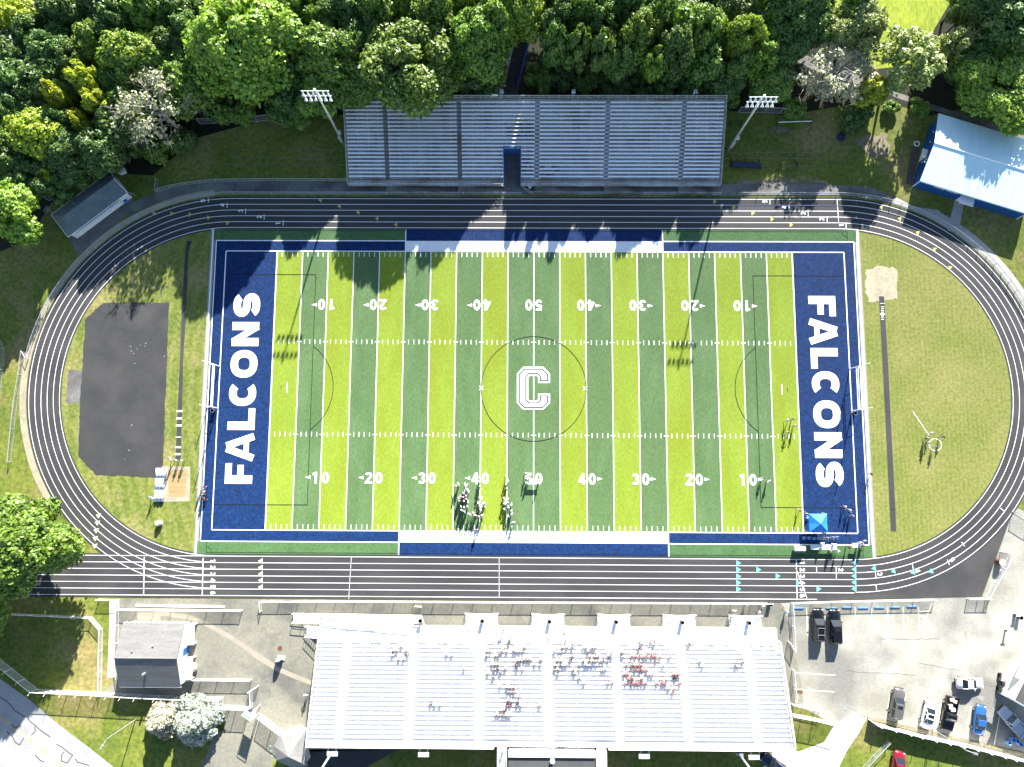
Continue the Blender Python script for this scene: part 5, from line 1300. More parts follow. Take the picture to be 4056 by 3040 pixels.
    for e in (-1, 1):
        for yy in (-h*.60, h*.62):
            w = MB().tube((e*(W2-.22), yy, wr-.03), (e*(W2+.02), yy, wr-.03), wr, n=14).build('wheel', m_tyre, t)
            MB().tube((e*(W2+.015), yy, wr-.03), (e*(W2+.04), yy, wr-.03), wr*.62, n=10).build('rim', m_rim, w)
        MB().box((e*W2*.66, h-.16, .66 if kind == 'sedan' else .78), (.30, .12, .10)).build('headlight', m_lamp, t)
        MB().box((e*W2*.74, -h+.05, .80), (.26, .12, .18)).build('tail_light', m_tail, t)
        m2 = MB(); m2.box((e*(W2+.10), ws-.35, zb+.04), (.2, .12, .14)); m2.build('mirror', pm, t)
    mb = MB(); mb.box((0, h+.0, .42), (W2*1.5, .12, .18)); mb.build('front_bumper', m_plastic, t)
    mb = MB(); mb.box((0, -h-.02, .45), (W2*1.6, .12, .2)); mb.build('rear_bumper', m_plastic if kind != 'pickup' else m_rim, t)
    return t
pk = paint('black', (.008, .008, .01)); pw = paint('white', (.78, .78, .78), .3, 0); pg = paint('grey', (.13, .125, .115)); pb_ = paint('blue', (.03, .13, .36)); pr_ = paint('red', (.30, .012, .03))
car('suv', 'black estate car with roof rack, left of two beside the near grandstand', 'L8', (900,250), (915,955), pk, 5.3, 'rack')
car('suv', 'long black sport utility car, right of the two black ones', 'L8', (1215,285), (1245,985), pk, 5.6, 'slot')
car('suv', 'grey car with a sunroof, leftmost in the row by the white wall', 'L5', (745,375), (690,690), pg, 4.9, 'slot')
car('sedan', 'white car with big black sunroof in the row by the white wall', 'L5', (1115,505), (1045,800), pw, 4.8, 'sunroof')
bt = car('pickup', 'black pickup with boxes in its open bed by the white wall', 'L5', (1285,820), (1345,480), pk, 5.5, name='parked_pickup', cat='pickup truck')
car('sedan', 'blue car in the row by the white wall', 'L5', (1685,575), (1650,870), pb_, 4.7)
wt_ = car('pickup', 'silver white pickup parked slantwise near the dark roofed building', 'L5', (1935,620), (2150,860), paint('silver', (.55,.57,.60)), 5.2, name='parked_pickup', cat='pickup truck')
car('sedan', 'white car standing crosswise in the middle of the lot', 'L5', (1680,300), (1425,300), pw, 4.5)
car('van', 'dark red van on the grass below the white wall', 'L5', (745,1120), (690,1400), pr_, 4.9, name='parked_van', cat='van')
car('suv', 'dark blue car cut by the bottom edge behind the near grandstand', 'M5', (375,1520), (620,1700), paint('navy', (.012,.018,.05)), 4.8)
def cargo(label, c, pts, z, m, parent=None):
    mb = MB()
    for x, y, sx, sy, sz, rz in pts: q = g(c, x, y, z); mb.box((q.x, q.y, z+sz/2), (sx, sy, sz), rz)
    return mb
for i, (x, y, sx, sy, sz, rz) in enumerate(((1390,500,.7,.5,.5,.2),(1425,525,.6,.5,.45,-.3),(1375,585,.6,.7,.5,.1),(1400,620,.7,.5,.55,0))):
    q = g('L5', x-25, y-5, .75); tag(MB().box((q.x, q.y, .67+sz/2), (sx, sy, sz), rz).build('cardboard_box', m_cover), 'pale carton in the black pickup bed, %s from the tailgate' % ORD[i], 'box', 'cartons in the black pickup')
def utv():
    t = thing('utility_cart', 'olive utility cart with a tan cargo bed in the parking lot', 'utility vehicle', g('L5', 1955, 285), R_(-11))
    MB().box((0, .75, .62), (1.5, 1.35, .5), taper=.9).build('cargo_bed', mat('tan bed cover', (.42,.38,.28), (.36,.32,.24), 2), t)
    ol = mat('olive paint', (.05,.065,.04), rough=.5)
    MB().box((0, -.2, .5), (1.45, 3.0, .32)).build('chassis', ol, t); MB().box((0, -1.45, .72), (1.3, .7, .35), taper=.75).build('hood', ol, t)
    MB().box((0, -.25, .85), (1.25, .5, .25)).build('seat', m_plastic, t)
    mb = MB()
    for e in (-1, 1): mb.tube((e*.7, -.9, .7), (e*.62, -.6, 1.8), .035, n=5); mb.tube((e*.62, -.6, 1.8), (e*.62, .1, 1.8), .035, n=5); mb.tube((e*.62, .1, 1.8), (e*.7, .15, .7), .035, n=5)
    mb.tube((-.62, -.6, 1.8), (.62, -.6, 1.8), .035, n=5); mb.tube((-.62, .1, 1.8), (.62, .1, 1.8), .035, n=5); mb.build('roll_cage', m_steel, t)
    for e in (-1, 1):
        for y in (-1.2, .9): MB().tube((e*.62, y, .3), (e*.86, y, .3), .32, n=12).build('wheel', m_tyre, t)
utv()
for i, (x, y) in enumerate(((260,652),(464,652),(566,648),(667,651),(768,649),(867,647),(975,642))):
    q = g('L4', x, y); MBx = MB().box((0,0,.09), (1.85, .22, .16), taper=.85)
    o = MBx.build('wheel_stop', m_wheelstop); o.location = (q.x, q.y, .02)
    tag(o, 'blue wheel stop, %s from the left along the lot fence' % ORD[i], 'wheel stop', 'blue wheel stops')

# ------------------------------------------------------------------ loose things
CANS = {}
def can(c, x, y, label, z=0.0, h=.95, r=.32, m=None, grp='trash cans'):
    m = m or m_plastic; q = g(c, x, y, z+h)
    t = thing('trash_can', label, 'trash can', (q.x, q.y, z), 0, grp)
    if m.name not in CANS:
        n = 14; mb = MB()
        vo = [(r*k*math.cos(6.2832*i/n), r*k*math.sin(6.2832*i/n), zz) for k, zz in ((.82, 0), (1, h), (.88, h), (.75, .15)) for i in range(n)]
        fs = [(a*n+i, a*n+(i+1) % n, (a+1)*n+(i+1) % n, (a+1)*n+i) for a in range(3) for i in range(n)]+[tuple(range(3*n, 4*n))]
        mb.add(vo, fs); rim = MB()
        for i in range(n): rim.tube((r*math.cos(6.2832*i/n), r*math.sin(6.2832*i/n), h), (r*math.cos(6.2832*(i+1)/n), r*math.sin(6.2832*(i+1)/n), h), .03, n=4)
        CANS[m.name] = (mb.mesh('bin', m), rim.mesh('rim', m_stoneg if m is m_plastic else m))
    link('bin', CANS[m.name][0], t); link('rim', CANS[m.name][1], t)
for i, s in enumerate([-18.9]+STX):
    q = Vector((s+.15, -38.9, 1.0)); nm = ['at the right end of the long ramp']+['on the %s front stair landing from the left' % ORD[k] for k in range(5)]
    t = thing('trash_can', 'black trash can '+nm[i], 'trash can', (q.x, q.y, 1.0), 0, 'trash cans')
    if m_plastic.name not in CANS: can('L4', 85, 632, 'black trash can by the gap between near grandstand and parking lot')
    link('bin', CANS[m_plastic.name][0], t); link('rim', CANS[m_plastic.name][1], t)
can('N4', 245, 603, 'dark trash can at the foot of the left goal post'); can('K8', 633, 1037, 'dark trash can at the foot of the right goal post')
can('M6', 1610, 1258, 'black trash can beside a small bin near the right edge'); can('N3', 545, 1502, 'dark trash can left of a white one under the far grandstand'); can('N3', 574, 1508, 'white trash can under the far grandstand', m=m_wsteel)
can('N8', 1345, 755, 'dark trash can under the right corner of the hip roofed shed'); can('N8', 1380, 780, 'blue trash can under the right corner of the hip roofed shed', m=m_canvas)
for i, (x, y) in enumerate(((2050,1010),(2100,975),(2145,990),(2182,1025))): can('L5', x, y, 'blue barrel on its own pallet spot, %s from the left by the dark building' % ORD[i], m=m_wheelstop, grp='blue barrels')
def boulder(c, x, y, s, label, seed, m=None, name='boulder'):
    rg = random.Random(seed); q = g(c, x, y); import bmesh
    bm = bmesh.new(); bmesh.ops.create_icosphere(bm, subdivisions=2, radius=1)
    for v in bm.verts: v.co = Vector((v.co.x*s[0], v.co.y*s[1], max(v.co.z, -.55)*s[2]+.5*s[2]))*(1+rg.uniform(-.16, .16))
    me = bpy.data.meshes.new(name); bm.to_mesh(me); bm.free(); me.materials.append(m or m_stone)
    o = link(name, me); o.location = (q.x, q.y, 0); return tag(o, label, 'boulder', None)
boulder('N6', 1165, 925, (.75,.85,.95), 'pale boulder standing on the plaza right of the gabled building', 3)
boulder('N7', 365, 1190, (.55,.45,.75), 'pale rounded boulder on the grass below the jump pit', 5, m_tarp)
o = boulder('M1', 350, 725, (.65,.28,1.35), 'upright grey stone marker on the plaza left of the near grandstand', 9, m_stoneg, 'stone_marker'); o['category'] = 'stone'
tag(MB().prism([tuple(q) for q in gp('M1', [(312,685),(425,692),(410,750),(315,748)])], .03, .16).build('plinth', m_pathl), 'pale concrete pad under the upright grey stone marker', 'slab')
tag(MB().prism([tuple(q) for q in gp('N6', [(440,140),(1548,155),(1546,185),(440,165)])], .03, .14).build('low_bench', m_wsteel), 'long white board lying beside the track above the gabled building', 'board')
def manhole(c, x, y, r, label, m=None):
    q = g(c, x, y); tag(MB().disc(q, r, .05).add([(0,0,-9)]*0, []).build('manhole_cover', m or m_brown), label, 'manhole cover')
manhole('M1', 345, 597, .42, 'rusty round manhole cover on the plaza'); manhole('M3', 1920, 82, .4, 'round manhole cover near the black cars', m_dirt); manhole('L5', 145, 590, .5, 'grey manhole cover beside the driveway', m_stoneg)
tag(MB().prism([tuple(q) for q in gp('L5', [(1690,445),(1755,485),(1730,525),(1665,482)])], .0, .05).build('storm_drain', m_stoneg), 'square storm drain in the parking lot', 'storm drain')
tag(MB().prism([tuple(q) for q in gp('M5', [(775,715),(858,718),(852,765),(772,748)])], .0, .05).build('storm_drain', m_brown), 'brown storm drain beside the near grandstand', 'storm drain')
# jump pit tarp, rake and box
t = thing('pit_tarp', 'rolled white tarp beside the sand pit', 'tarp')
ps = gp('N7', [(395,240),(385,420),(372,620),(355,820)]); mb = MB()
for k, off in enumerate((-.55, 0, .5)): mb.path([(q.x+off, q.y, .22+.05*(k == 1)) for q in ps], .32, 10)
mb.build('tarp_roll', m_tarp, t, True); MB().box((ps[-1].x, ps[-1].y-.1, .1), (1.5, .25, .2)).build('end_board', m_plastic, t)
# canopy and sideline gear
def canopy():
    cs = [g('L7', x, y, 2.15) for x, y in ((735,410),(1070,408),(1085,745),(745,752))]; pk2 = g('L7', 955, 598, 3.1)
    t = thing('canopy_tent', 'blue pop up canopy in the right end zone corner', 'canopy')
    mids = [(cs[i]+cs[(i+1) % 4])/2 for i in range(4)]
    mb = MB(); ring = []
    for i in range(4): ring += [cs[i], mids[i]-Vector((0,0,.12))]
    mb.add(ring+[pk2], [(i, (i+1) % 8, 8)[::-1] for i in range(8)])
    n = len(ring); mb.add(ring+[q-Vector((0,0,.28)) for q in ring], [(i, (i+1) % 8, 8+(i+1) % 8, 8+i) for i in range(8)]); mb.build('canopy_top', m_canvas, t)
    for q in cs: MB().tube((q.x, q.y, 0), (q.x, q.y, 2.1), .03, n=5).build('leg', m_wsteel, t)
    mb = MB()
    for c, x, y, k in (('L7', 625, 355, 0), ('L7', 650, 715, 3), ('L7', 960, 375, 1)): e = g(c, x, y); mb.tube(cs[k], e, .018, n=4)
    mb.build('guy_rope', m_wsteel, t)
canopy()
TBL = {}
def table(c, x, y, sx, sy, h, label, m=None, rz=0.0):
    q = g(c, x, y, h); t = thing('folding_table', label, 'table', (q.x, q.y, .08), rz)
    MB().box((0,0,h-.03), (sx, sy, .06)).build('tabletop', m or m_wsteel, t)
    for ex in (-1, 1):
        for ey in (-1, 1): MB().tube((ex*(sx/2-.15), ey*(sy/2-.1), 0), (ex*(sx/2-.15), ey*(sy/2-.1), h-.04), .025, n=4).build('leg', m_steel, t)
table('L7', 862, 1035, 1.85, .78, .8, 'left white folding table below the blue canopy', m_tarp)
table('L7', 1070, 1035, 1.75, .78, .8, 'middle white folding table below the blue canopy')
table('L7', 1210, 1030, .7, .95, .85, 'small white table at the right end of the table row')
table('L7', 1618, 1000, 1.3, .75, .95, 'pale table right of the blue canopy by the field corner', m_tarp)
table('L6', 1835, 258, 2.0, .85, .95, 'white table with a cloth on the fifty yard line')
t = thing('sideline_cart', 'white lidded cart left of the sideline tables', 'cart', g('L7', 540, 1065, .4))
MB().box((0, .1, .35), (1.75, .75, .6), taper=.94).build('body', m_wsteel, t); MB().box((0, .12, .68), (1.8, .6, .1)).build('lid', m_tarp, t); MB().box((0, -.38, .3), (1.7, .25, .2)).build('shelf', m_steel, t)
for e in (-1, 1): MB().tube((e*.75, -.3, .1), (e*.75, .3, .1), .12, n=8).build('wheel', m_tyre, t)
CH = {}
def chair(c, x, y, label, m, rz=0.0):
    q = g(c, x, y, .4); t = thing('folding_chair', label, 'chair', (q.x, q.y, .08), rz, 'sideline chairs')
    if 'c' not in CH:
        CH['seat'] = MB().box((0,0,.45), (.48,.46,.04)).mesh('seat', m); CH['back'] = MB().box((0,.24,.72), (.48,.04,.42)).mesh('backrest', m)
        mb = MB()
        for e in (-1, 1): mb.tube((e*.22,.22,0),(e*.22,-.2,.45),.018,n=4); mb.tube((e*.22,-.22,0),(e*.22,.24,.9),.018,n=4)
        CH['fr'] = mb.mesh('frame', m_steel); CH['c'] = 1
    for nm, k in (('seat','seat'),('backrest','back'),('frame','fr')): 
        o = link(nm, CH[k], t)
        if nm != 'frame': o.material_slots[0].link = 'OBJECT'; o.material_slots[0].material = m
for i, (x, y) in enumerate(((635,865),(730,865),(820,875),(905,872),(980,872),(1065,872),(1165,865),(1240,860))):
    chair('L7', x, y, '%s chair, %s from the left in the row below the canopy' % ('blue' if i in (0,1,2,3,7) else 'grey', ORD[i]), m_wheelstop if i in (0,1,2,3,7) else m_stoneg)
chair('L7', 705, 470, 'light blue chair at the left edge of the canopy', m_teal, 1.2)
# training gear on the lawn right of the far grandstand
def sled():
    t = thing('blocking_sled', 'dark padded blocking sled beside the far grandstand', 'training sled')
    a, b = g('N2', 150, 1050), g('N2', 540, 1075); d = (b-a).normalized(); rz = math.atan2(d.y, d.x); c = (a+b)/2
    MB().box((c.x, c.y, .7), ((b-a).length, .75, .6), rz).build('pad', m_blksteel if False else mat('navy pad vinyl', (.02,.03,.07), rough=.5), t)
    mb = MB()
    for k in range(5):
        q = a.lerp(b, k/4); mb.tube((q.x, q.y-.3, .12), (q.x, q.y+1.5, .12), .05, n=4); mb.tube((q.x, q.y+.9, .12), (q.x, q.y+.2, .8), .05, n=4)
    mb.tube((a.x, a.y+.85, .15), (b.x, b.y+.85, .15), .06, n=4); mb.build('frame', m_blksteel, t)
sled()
def frame(c, p0, p1, h, label, m, sp=.6):
    a, b = g(c, *p0), g(c, *p1); t = thing('training_frame', label, 'training frame')
    for q in (a, b):
        mb = MB(); mb.tube((q.x, q.y, 0), (q.x, q.y, h), .06, n=5); mb.tube((q.x, q.y-sp, 0), (q.x, q.y, h), .05, n=5); mb.tube((q.x, q.y+sp, 0), (q.x, q.y, h), .05, n=5); mb.build('leg', m_blksteel, t)
    MB().tube((a.x, a.y, h), (b.x, b.y, h), .07, n=6).build('crossbar', m, t)
frame('N2', (745,520), (1195,505), 1.7, 'swing like bar frame with a pale top bar on the right hand lawn', m_alu, 1.3)
frame('N2', (790,1060), (1020,1050), 1.4, 'dark low bar frame between pale strips on the right hand lawn', m_blksteel, .9)
frame('N2', (130,500), (270,490), 1.5, 'small dark bar frame behind the right floodlight mast', m_blksteel, .8)
o = boulder('N2', 1640, 660, (.8,.9,.35), 'crumpled dark blue tarp on the right hand lawn', 21, mat('navy tarp', (.015,.025,.06), rough=.6), 'tarp_heap'); o['category'] = 'tarp'
t = thing('white_cabinet', 'small white box standing on the grass by the hip roofed shed', 'cabinet', g('N8', 1365, 335), .4)
MB().box((0,0,.45), (1.1,.85,.9)).build('body', m_wsteel, t); MB().box((0,-.01,.93), (1.2,.95,.06)).build('lid', m_wsteel, t)
# teal entrance sign
t = thing('entrance_sign', 'teal sign board on a white frame over the entrance gate', 'sign')
a, b = g('M8', 615, 615), g('M8', 780, 660); c, d = g('M8', 640, 640, 3.4), g('M8', 780, 770, 3.4)
for p in ('M8',):
    pts = [g('M8', 610, 640), g('M8', 755, 740), g('M8', 770, 605)]
    for q in pts: MB().tube((q.x, q.y, 0), (q.x, q.y, 3.9), .06, n=6).build('post', m_wsteel, t)
    mb = MB()
    for z in (2.2, 3.0, 3.9): mb.tube((pts[0].x, pts[0].y, z), (pts[1].x, pts[1].y, z), .05, n=4); mb.tube((pts[1].x, pts[1].y, z), (pts[2].x, pts[2].y, z), .05, n=4)
    mb.build('frame', m_wsteel, t)
    dd = pts[1]-pts[0]; rz = math.atan2(dd.y, dd.x); m_ = (pts[0]+pts[1])/2
    MB().box((m_.x+.1, m_.y+.15, 3.0), (dd.length*.95, .1, 1.5), rz).build('sign_board', m_teal, t)
def barrel():
    q = g('M6', 1270, 450); t = thing('oil_drum', 'rust brown drum by the white fence at the asphalt corner', 'barrel', (q.x, q.y, .04))
    MB().tube((0,0,0), (0,0,1.15), .55, n=16).build('body', m_brown, t); MB().tube((0,0,1.15), (0,0,1.2), .57, n=16).build('lid', m_stone, t)
barrel()
for c, x, y, h, lab in (('M6', 1560, 1225, .9, 'small pale topped bin beside the black trash can at the right'), ('M6', 1435, 1455, 1.1, 'thin white topped post standing alone in the lot')):
    q = g(c, x, y, h); t = thing('parking_post', lab, 'post', (q.x, q.y, .03)); MB().box((0,0,h/2), (.22 if h > 1 else .5, .2, h)).build('post', m_blksteel, t); MB().box((0,0,h+.03), (.7,.3,.06)).build('cap', m_tarp, t)
# ------------------------------------------------------------------ people
m_skin = mat('skin', (.55, .38, .29), (.48, .32, .24), 8); m_hair = mat('dark hair', (.03, .02, .014), rough=.6); m_hairb = mat('light hair', (.25, .16, .08), rough=.6)
CL = {'white': (.72,.72,.72), 'red': (.25,.014,.045), 'navy': (.02,.03,.09), 'grey': (.30,.30,.31), 'black': (.015,.015,.017), 'blue': (.08,.20,.48), 'pink': (.55,.22,.22), 'pale': (.60,.62,.58), 'purple': (.14,.06,.14), 'orange': (.50,.16,.06)}
CLM = {k: mat(k+' cloth', v, tuple(q*.85 for q in v), 6, rough=.9) for k, v in CL.items()}
m_shoe = mat('shoes', (.30,.30,.30)); m_eye = mat('eyes', (.01,.01,.01))
def figure(key, J, E, lift=0.0):
    """one continuous skinned body: J joints {name: (x,y,z,r)}, E edges; slots skin, top, trousers, shoes, eyes"""
    names = list(J); idx = {n: i for i, n in enumerate(names)}
    me = bpy.data.meshes.new('person'); me.from_pydata([J[n][:3] for n in names], [(idx[a], idx[b]) for a, b in E], [])
    ob = bpy.data.objects.new('tmp', me); COL.objects.link(ob)
    ob.modifiers.new('s', 'SKIN'); sv = me.skin_vertices[0].data
    for n in names: r = J[n][3]; sv[idx[n]].radius = (r, r); sv[idx[n]].use_root = (n == 'pelvis')
    sb = ob.modifiers.new('u', 'SUBSURF'); sb.levels = 1
    dg = bpy.context.evaluated_depsgraph_get(); m2 = bpy.data.meshes.new_from_object(ob.evaluated_get(dg)); bpy.data.objects.remove(ob)
    m2.name = 'person'
    m2.materials.clear()
    for q in (m_skin, CLM['white'], CLM['grey'], m_shoe, m_eye): m2.materials.append(q)
    P3 = [Vector(J[n][:3]) for n in names]
    reg = {}
    for n in names:
        reg[n] = 0 if n.startswith(('neck','head','wrist','palm','f','nose','ear','crown')) else 3 if n.startswith(('ankle','toe','heel')) else 2 if n.startswith(('pelvis','hip','knee','shin')) else 1
    for p in m2.polygons:
        c = p.center; best = min(range(len(names)), key=lambda i: (P3[i]-c).length_squared); p.material_index = reg[names[best]]; p.use_smooth = True
    # eyes and mouth as small dark facets joined to the body mesh
    hd = Vector(J['head'][:3]); fw = (Vector(J['nose'][:3])-hd).normalized(); sd = fw.cross(Vector((0,0,1))).normalized(); up = sd.cross(fw)
    V, F = [], []
    for dx, dz, sx, sz in ((-.033, .02, .014, .008), (.033, .02, .014, .008), (0, -.055, .022, .006)):
        c = hd+fw*.101+sd*dx+up*dz; b = len(V)
        V += [c-sd*sx-up*sz, c+sd*sx-up*sz, c+sd*sx+up*sz, c-sd*sx+up*sz]; F.append((b, b+1, b+2, b+3))
    import bmesh
    bm = bmesh.new(); bm.from_mesh(m2); vv = [bm.verts.new(q) for q in V]
    for f in F: ff = bm.faces.new([vv[i] for i in f]); ff.material_index = 4
    bm.to_mesh(m2); bm.free()
    # hair and helmet shells round the head
    def shell(nm, k, m, cut):
        b2 = bmesh.new(); bmesh.ops.create_uvsphere(b2, u_segments=12, v_segments=8, radius=1)
        bmesh.ops.delete(b2, geom=[v for v in b2.verts if v.co.z < cut or (v.co.y > .55 and v.co.z < .35)], context='VERTS')
        q = fw.to_track_quat('Y', 'Z')
        for v in b2.verts: v.co = hd+Vector((0,0,.035))+q @ Vector((v.co.x*.098*k, v.co.y*.118*k-.008, v.co.z*.118*k))
        mm = bpy.data.meshes.new(nm); b2.to_mesh(mm); b2.free(); mm.materials.append(m); return mm
    return m2, shell('hair', 1.04, m_hair, -.35), shell('helmet', 1.32, CLM['white'], -.55)
def joints(pose):
    J = {}
    lean = {'stand': 0, 'walk': .08, 'crouch': .75, 'sit': .12, 'hips': .03}[pose]
    base = {'stand': .95, 'walk': .93, 'crouch': .62, 'sit': .52, 'hips': .95}[pose]
    def up(h, y=0, x=0): return (x, h*math.sin(lean)+y*math.cos(lean), base+h*math.cos(lean)-y*math.sin(lean))
    J['pelvis'] = (*up(0), .135); J['spine'] = (*up(.22), .125); J['chest'] = (*up(.42), .145); J['neck'] = (*up(.57, .01), .058)
    hy = .03 if pose != 'crouch' else .02
    hd = up(.68, hy)
    if pose == 'crouch': hd = (0, hd[1]+.02, hd[2]+.06)
    J['head'] = (*hd, .092); J['crown'] = (hd[0], hd[1]-.005, hd[2]+.10, .075); J['nose'] = (hd[0], hd[1]+.105, hd[2]-.02, .016)
    E = [('pelvis','spine'),('spine','chest'),('chest','neck'),('neck','head'),('head','crown'),('head','nose')]
    for s, e in (('l', -1), ('r', 1)):
        J['ear'+s] = (e*.092, hd[1], hd[2], .016); E.append(('head', 'ear'+s))
        J['shoulder'+s] = (*up(.46, 0, e*.18), .075)
        if pose == 'crouch': el, wr = up(.36, .20, e*.24), None; el = (e*.24, el[1]+.05, base+.02); wr = (e*.20, el[1]+.14, base-.26)
        elif pose == 'sit': el = up(.20, .05, e*.25); wr = (e*.17, .34, base+.12)
        elif pose == 'walk': el = up(.20, e*.10, e*.23); wr = up(-.02, e*.26, e*.24)
        elif pose == 'hips': el = (e*.40, -.06, base+.22); wr = (e*.22, .05, base+.07)
        else: el = up(.18, -.02, e*.24); wr = up(-.06, .06, e*.25)
        J['elbow'+s] = (*el, .046); J['wrist'+s] = (*wr, .032)
        d = (Vector(wr)-Vector(el)).normalized(); pm = Vector(wr)+d*.075; J['palm'+s] = (*pm, .036)
        E += [('chest','shoulder'+s),('shoulder'+s,'elbow'+s),('elbow'+s,'wrist'+s),('wrist'+s,'palm'+s)]
        sd = d.cross(Vector((0,1,0)) if abs(d.y) < .8 else Vector((1,0,0))).normalized(); cu = d.cross(sd)
        for k, (o, ln) in enumerate(((-.030,.068),(-.010,.078),(.010,.074),(.030,.058))):
            a = pm+sd*o+d*.035; b = a+d*ln*.55; c = b+d*ln*.35+cu*.02
            for q, v, r in (('a',a,.010),('b',b,.0095),('c',c,.008)): J['f%s%d%s' % (s,k,q)] = (*v, r)
            E += [('palm'+s,'f%s%da' % (s,k)),('f%s%da' % (s,k),'f%s%db' % (s,k)),('f%s%db' % (s,k),'f%s%dc' % (s,k))]
        a = Vector(wr)+d*.04-sd*.045; b = a+d*.035-sd*.02+cu*.015; J['f%sTa' % s] = (*a, .011); J['f%sTb' % s] = (*b, .009); E += [('wrist'+s,'f%sTa' % s),('f%sTa' % s,'f%sTb' % s)]
        J['hip'+s] = (e*.10, J['pelvis'][1]+(.02 if pose == 'sit' else 0), base-.05, .092)
        kn = {'stand': (e*.11,.02,.50), 'hips': (e*.13,.02,.50), 'walk': (e*.10, e*.17+.03, .51), 'crouch': (e*.19,.26,.44), 'sit': (e*.13,.46,base-.03)}[pose]
        an = {'stand': (e*.12,-.02,.09), 'hips': (e*.16,-.02,.09), 'walk': (e*.10, e*.30-.05, .10+(.06 if e < 0 else 0)), 'crouch': (e*.22,-.06,.10), 'sit': (e*.14,.44,.09)}[pose]
        J['knee'+s] = (*kn, .062); J['shin'+s] = (*((Vector(kn)*.4+Vector(an)*.6)), .048); J['ankle'+s] = (*an, .038); J['toe'+s] = (an[0]*1.05, an[1]+.17, an[2]-.05, .034)
        E += [('pelvis','hip'+s),('hip'+s,'knee'+s),('knee'+s,'shin'+s),('shin'+s,'ankle'+s),('ankle'+s,'toe'+s)]
    return J, E
FIG = {p: figure(p, *joints(p)) for p in ('stand', 'walk', 'crouch', 'sit', 'hips')}
PEOPLE = []
def person(loc, pose, top, legs, label, rz=0.0, group=None, helmet=None, hair=None):
    me, hr, hl = FIG[pose]
    o = link('person', me); o.location = loc; o.rotation_euler = (0, 0, rz); k = random.uniform(.96, 1.06); o.scale = (k, k, k)
    for i, m in ((1, CLM[top]), (2, CLM[legs])): o.material_slots[i].link = 'OBJECT'; o.material_slots[i].material = m
    tag(o, label, 'person', group)
    h = link('helmet' if helmet else 'hair', hl if helmet else hr, o); h.material_slots[0].link = 'OBJECT'; h.material_slots[0].material = CLM[helmet] if helmet else (hair or random.choice((m_hair, m_hair, m_hairb)))
    PEOPLE.append(o); return o
# players on the practice field: clusters listed as pixel positions of the shoulders
def cluster(c, pts, where, group, dz=.08, helmet='white'):
    rec = []
    for x, y, top, pose, rz in pts:
        zz = 1.3 if pose != 'crouch' else .85
        q = g(c, x, y, zz); rec.append((q, top, pose, rz))
    rec.sort(key=lambda r: -r[0].y)
    for i, (q, top, pose, rz) in enumerate(rec):
        fwd = Vector((-math.sin(R_(rz)), math.cos(R_(rz))))*(.35 if pose == 'crouch' else 0)
        person((q.x-fwd.x, q.y-fwd.y, dz), pose, top, random.choice(('white','grey','black','navy')), 'player in %s, %s from the top %s' % (top, ORD[i], where), R_(rz), group, helmet)
W, Rd, Gy, Bk = 'white', 'red', 'grey', 'black'
cluster('L6', [(510,305,W,'hips',-60),(470,335,'orange','walk',-80),(625,305,W,'stand',-90),(665,318,Gy,'stand',-100),(640,352,W,'hips',-70),(645,385,W,'stand',-90),(668,402,Gy,'stand',-90),(620,425,W,'hips',-80),(690,438,W,'stand',-90),(605,465,W,'stand',-60),
  (545,520,Rd,'hips',-60),(598,528,Rd,'stand',-80),(645,505,Rd,'stand',-90),(648,560,Rd,'hips',-90),(610,598,Rd,'stand',-70),(520,555,W,'stand',-60),(520,595,'pink','walk',-70),(680,620,W,'hips',-90),(560,700,W,'stand',-60),(612,712,W,'stand',-90),(670,690,W,'stand',-80),(565,760,W,'stand',-40),(615,785,W,'hips',-60)],
  'of the huddle beside the left forty', 'players in the huddle')
cluster('L6', [(705,830,W,'hips',-30),(775,808,'pink','stand',-20),(805,852,W,'hips',-10),(872,876,Rd,'walk',0),(930,855,W,'walk',20)], 'of the short row below the huddle', 'players below the huddle')
cluster('L6', [(880,200,W,'hips',-90),(888,270,W,'stand',-90),(890,340,W,'stand',-90),(905,552,W,'crouch',-90),(870,640,W,'walk',90),(950,650,W,'crouch',-90),(975,630,Rd,'stand',-90),(908,695,W,'crouch',-90),(968,692,Gy,'crouch',-90),(905,762,W,'hips',-90)], 'along the left forty yard line', 'players on the left forty')
cluster('L6', [(1360,170,W,'walk',90),(1385,250,W,'stand',90),(1352,310,Gy,'hips',90),(1362,382,W,'stand',90),(1320,555,W,'walk',90),(1385,565,Gy,'stand',90),(1318,602,W,'crouch',90),(1330,645,W,'crouch',90),(1378,622,Gy,'stand',90),(1385,682,Bk,'stand',90),(1328,738,W,'crouch',90),(1388,712,Gy,'stand',90),(1442,668,W,'hips',90)], 'along the left forty five yard line', 'players on the left forty five')
cluster('L6', [(1440,770,Gy,'stand',60),(1445,832,W,'hips',70),(1385,862,W,'crouch',60),(1470,975,W,'hips',20)], 'of the loose group near the white sideline strip', 'players near the white strip')
cluster('L6', [(1695,132,W,'walk',-90),(1748,172,Gy,'stand',180),(1715,235,W,'hips',-100),(1912,292,Bk,'stand',90)], 'around the white table at the fifty', 'people at the fifty', helmet=None)
person(g('L6', 830, 1105, 1.3)*1, 'stand', W, Gy, 'lone person in grey standing on the white sideline strip', 0) if False else person(Vector((*g('L6', 830, 1105, 1.3).to_2d(), .09)), 'stand', Gy, Bk, 'lone person in grey standing on the white sideline strip')
def folk(c, lst):
    for x, y, top, legs, pose, rz, lab in lst:
        q = g(c, x, y, 1.3); person((q.x, q.y, .05), pose, top, legs, lab, R_(rz))
